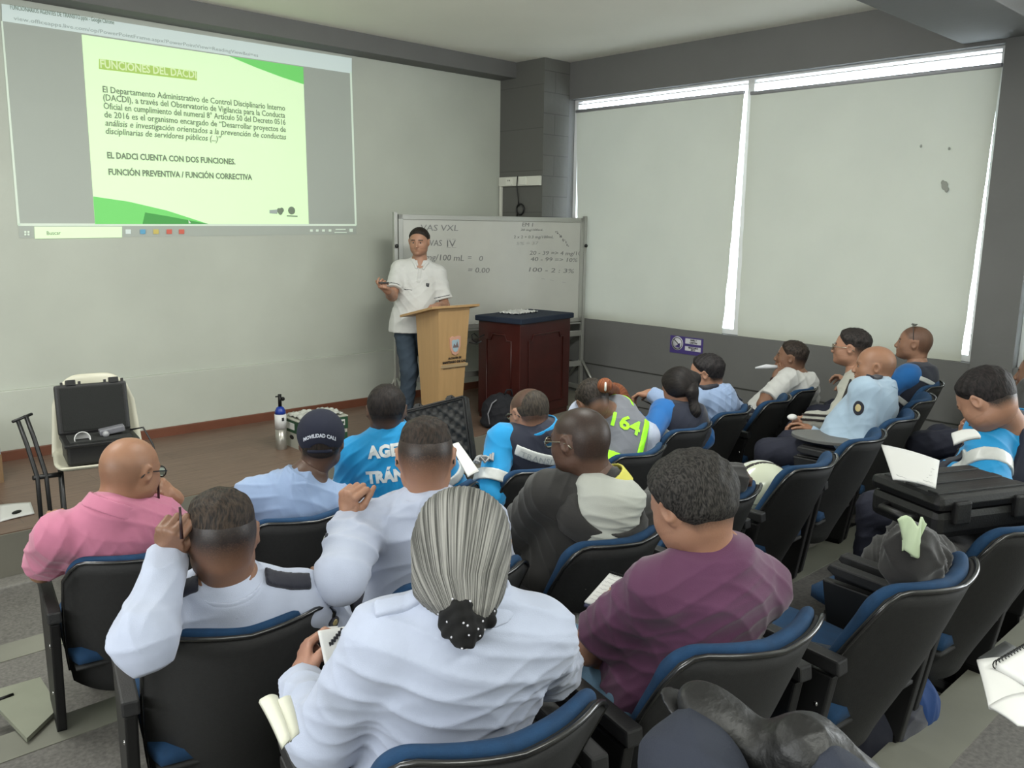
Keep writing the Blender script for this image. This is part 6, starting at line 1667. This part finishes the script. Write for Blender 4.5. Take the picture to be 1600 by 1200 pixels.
# dark jacket piled on chair C4 with a napkin
def pile():
    c = np.array(chair_local('C4', .06, .30, .50))
    E2 = [Ell(c+V3(*o), r, fr(a, b), .05) for o, r, a, b in (((0, 0, .06), (.20, .19, .08), 0, 0), ((.05, .03, .14), (.15, .13, .09), 20, 10), ((-.12, .04, .10), (.10, .14, .07), -30, 0), ((.02, .12, .18), (.14, .08, .08), 10, 20), ((-.05, .18, .05), (.15, .09, .09), 0, 0), ((.10, -.03, .20), (.08, .11, .07), 40, 30))]
    E2.append(Ell(at(1428, 838, 2.17)-V3(0, 0, .02), (.05, .06, .05), None, .05)); E2.append(Cap(at(1425, 850, 2.2)-V3(0, 0, .05), c+V3(0, .02, .06), .07, .09, .05))
    o = implicit('folded_jacket', E2, .006, cloth('charcoal_fleece', (.13, .125, .125)), None, disp=wrinkle(31, .014, 14))
    finish(o, None, 'dark charcoal jacket heaped on a blue chair seat next to the man in turquoise', 'jacket')
    n = at(1428, 838, 2.12)
    def f(off):
        def g(u, v):
            w = .055*(1-.55*v); return Vector(n+V3((2*u-1)*w*.42, -(2*u-1)*w*.42, .04-.085*v)+V3(.012*math.sin(u*9+v*3), .012*math.cos(u*7), .010*math.sin(u*11))+nrm(V3(-.6, -.6, .2))*off)
        return g
    finish(grid_solid(MB(), f(0), f(.008), 14, 12).build('napkin', mat('pale_green_napkin', (.70, .76, .64), .9)), None, 'crumpled pale green and white napkin on the heaped dark jacket', 'napkin')
pile()
# magazine on chair C3
def magazine():
    c = chair_local('C3', -.13, .40, .478); 
    t = thing('magazine', 'glossy magazine with blue cover on the empty chair seat right of the purple T-shirt', 'magazine', c, CH['C3'][3]+R_(25))
    MB().box((-.09, -.13, 0), (.09, .13, .008), bev=.001).build('pages', paper, t)
    MB().box((-.091, -.131, .008), (.091, .131, .010)).build('cover', mat('magazine_cover', (.08, .12, .20), .25), t)
    MB().box((-.085, .03, .010), (.085, .12, .0105)).build('cover_picture', mat('cover_cyan', (.15, .52, .70), .3), t)
    MB().ball((-.02, .05, .0105), (.035, .028, .001)).build('cover_figure', mat('cover_pale', (.72, .74, .74), .4), t)
    MB().box((-.06, -.05, .010), (.02, -.03, .0106), Matrix.Rotation(R_(20), 4, 'Z')).build('cover_accent', mat('cover_yellow', (.70, .70, .45), .4), t)
magazine()
# blue bag under chair C4
def bluebag():
    c = V3(2.62, 1.02, .08)
    t = thing('blue_bag', 'navy and blue bag with metal buckles on the floor under the jacket chair', 'bag', c)
    implicit('bag_body', [Ell(c+V3(0, 0, .12), (.20, .13, .13), fr(10), .04), Ell(c+V3(-.02, 0, .05), (.21, .14, .06), fr(10), .04)], .007, navy, t, disp=wrinkle(6, .008, 20))
    implicit('bag_flap', [Ell(c+V3(.10, -.06, .14), (.10, .08, .11), fr(10), .03)], .006, mat('bag_blue', (.06, .20, .40), .8), t, disp=wrinkle(7, .005, 20))
    for o in ((.02, -.13, .03), (.09, -.13, .05)):
        MB().ball(tuple(V3(*o)), (.016, .012, .016)).build('buckle', chrome, t)
bluebag()
# seated person beside the camera: crossed legs in navy trousers, black shoe
def knees():
    t = thing('person', 'lower legs of a seated person in navy trousers and black shoes, bottom right corner', 'person', (1.55, .10, .20))
    K1 = at(1082, 1200, 1.22); hip1 = at(1235, 1560, .98); hip2 = at(1420, 1500, 1.02)
    A2 = at(1228, 1168, 1.20); kn2 = at(1405, 1330, 1.08)
    foot1 = K1+V3(.03, .05, -.42); foot1[2] = .285
    sk = [Cap(hip1, K1, .07, .05, .04), Cap(K1, foot1, .045, .035, .03), Cap(hip2, kn2, .07, .05, .04), Cap(kn2, A2, .045, .035, .03), Ell(hip1*.5+hip2*.5, (.15, .12, .11), None, .05)]
    implicit('body', sk, .009, skin_mat('brown'), t, attrs={'tint': lambda P: np.zeros(len(P))})
    tr = mat('navy_uniform_trousers', (.125, .145, .195), .85, noise=.06, nscale=20, bump=.15, bscale=300)
    implicit('trousers', [Cap(hip1, K1, .088, .070, .04), Cap(K1, foot1+V3(0, 0, .05), .070, .062, .03, cut1=0), Cap(hip2, kn2, .088, .07, .04), Cap(kn2, A2+nrm(kn2-A2)*.05, .066, .056, .03, cut1=0), Ell(hip1*.5+hip2*.5, (.18, .14, .12), None, .05)], .006, tr, t, disp=wrinkle(12, .008, 16))
    for (ank, fd, u3) in ((A2, nrm(-CR*.72+CU*.55+CF*.35), nrm(CU*.6+CR*.5-CF*.5)), (foot1, V3(0, 1, 0), V3(0, 0, 1))):
        r3 = nrm(np.cross(fd, u3)); u3 = np.cross(r3, fd); FM = np.stack([r3, fd, u3], 1)
        implicit('shoe', [Ell(ank+FM@V3(0, .035, -.035), (.042, .110, .036), FM, .02), Ell(ank+FM@V3(0, -.02, -.01), (.042, .055, .060), FM, .03), Ell(ank+FM@V3(0, .10, -.040), (.046, .058, .032), FM, .02), Cap(ank+FM@V3(0, -.02, .02), ank-nrm(fd)*.09+u3*.02, .05, .047, .02)], .004, mat('worn_black_leather', (.05, .05, .047), .5, bump=.5, bscale=30), t, disp=wrinkle(15, .006, 30))
        implicit('shoe_sole', [Ell(ank+FM@V3(0, .045, -.066), (.046, .135, .012), FM, .01)], .004, black, t)
knees()
# folder, papers and spiral pad on a writing tablet at the right edge
def edge_papers():
    o = at(1590, 1075, 1.45)
    t = thing('folder', 'black folder with loose white papers at the right edge of the photo', 'folder', o)
    def Q(px, py, d): return Vector(at(px, py, d))-Vector(o)
    sheet([Q(1526, 1032, 1.50), Q(1568, 1005, 1.58), Q(1690, 1075, 1.50), Q(1660, 1130, 1.38)], 'folder_cover', mat('folder_black', (.07, .07, .08), .35), None, None, .006, 0, 1, t)
    sheet([Q(1526, 1034, 1.475), Q(1615, 1038, 1.46), Q(1680, 1160, 1.30), Q(1545, 1108, 1.33)], 'loose_paper', paper, None, None, .002, .01, 2, t)
    sheet([Q(1545, 1106, 1.33), Q(1600, 1085, 1.36), Q(1680, 1160, 1.28), Q(1590, 1135, 1.27)], 'loose_paper', paper, None, None, .002, .006, 2, t)
    pts = [at(1554, 1056, 1.43), at(1600, 1028, 1.50), at(1680, 1075, 1.44), at(1630, 1100, 1.36)]
    pad = sheet([p_+V3(0, 0, .012) for p_ in pts], 'spiral_pad', paper, 'small white spiral pad lying on the black folder at right edge', 'notebook', .004, 0, 3)
    A_, B_ = Vector(pts[0])+Vector((0, 0, .02)), Vector(pts[1])+Vector((0, 0, .02))
    for k in range(11):
        c = A_+(B_-A_)*(k/10+.02); MB().tube([c+Vector((.007*math.cos(a)*.6, -.007*math.cos(a)*.6, .008*math.sin(a))) for a in [i*math.pi/5 for i in range(10)]], .0011, 5, closed=True).build('ring', dark, pad)
edge_papers()
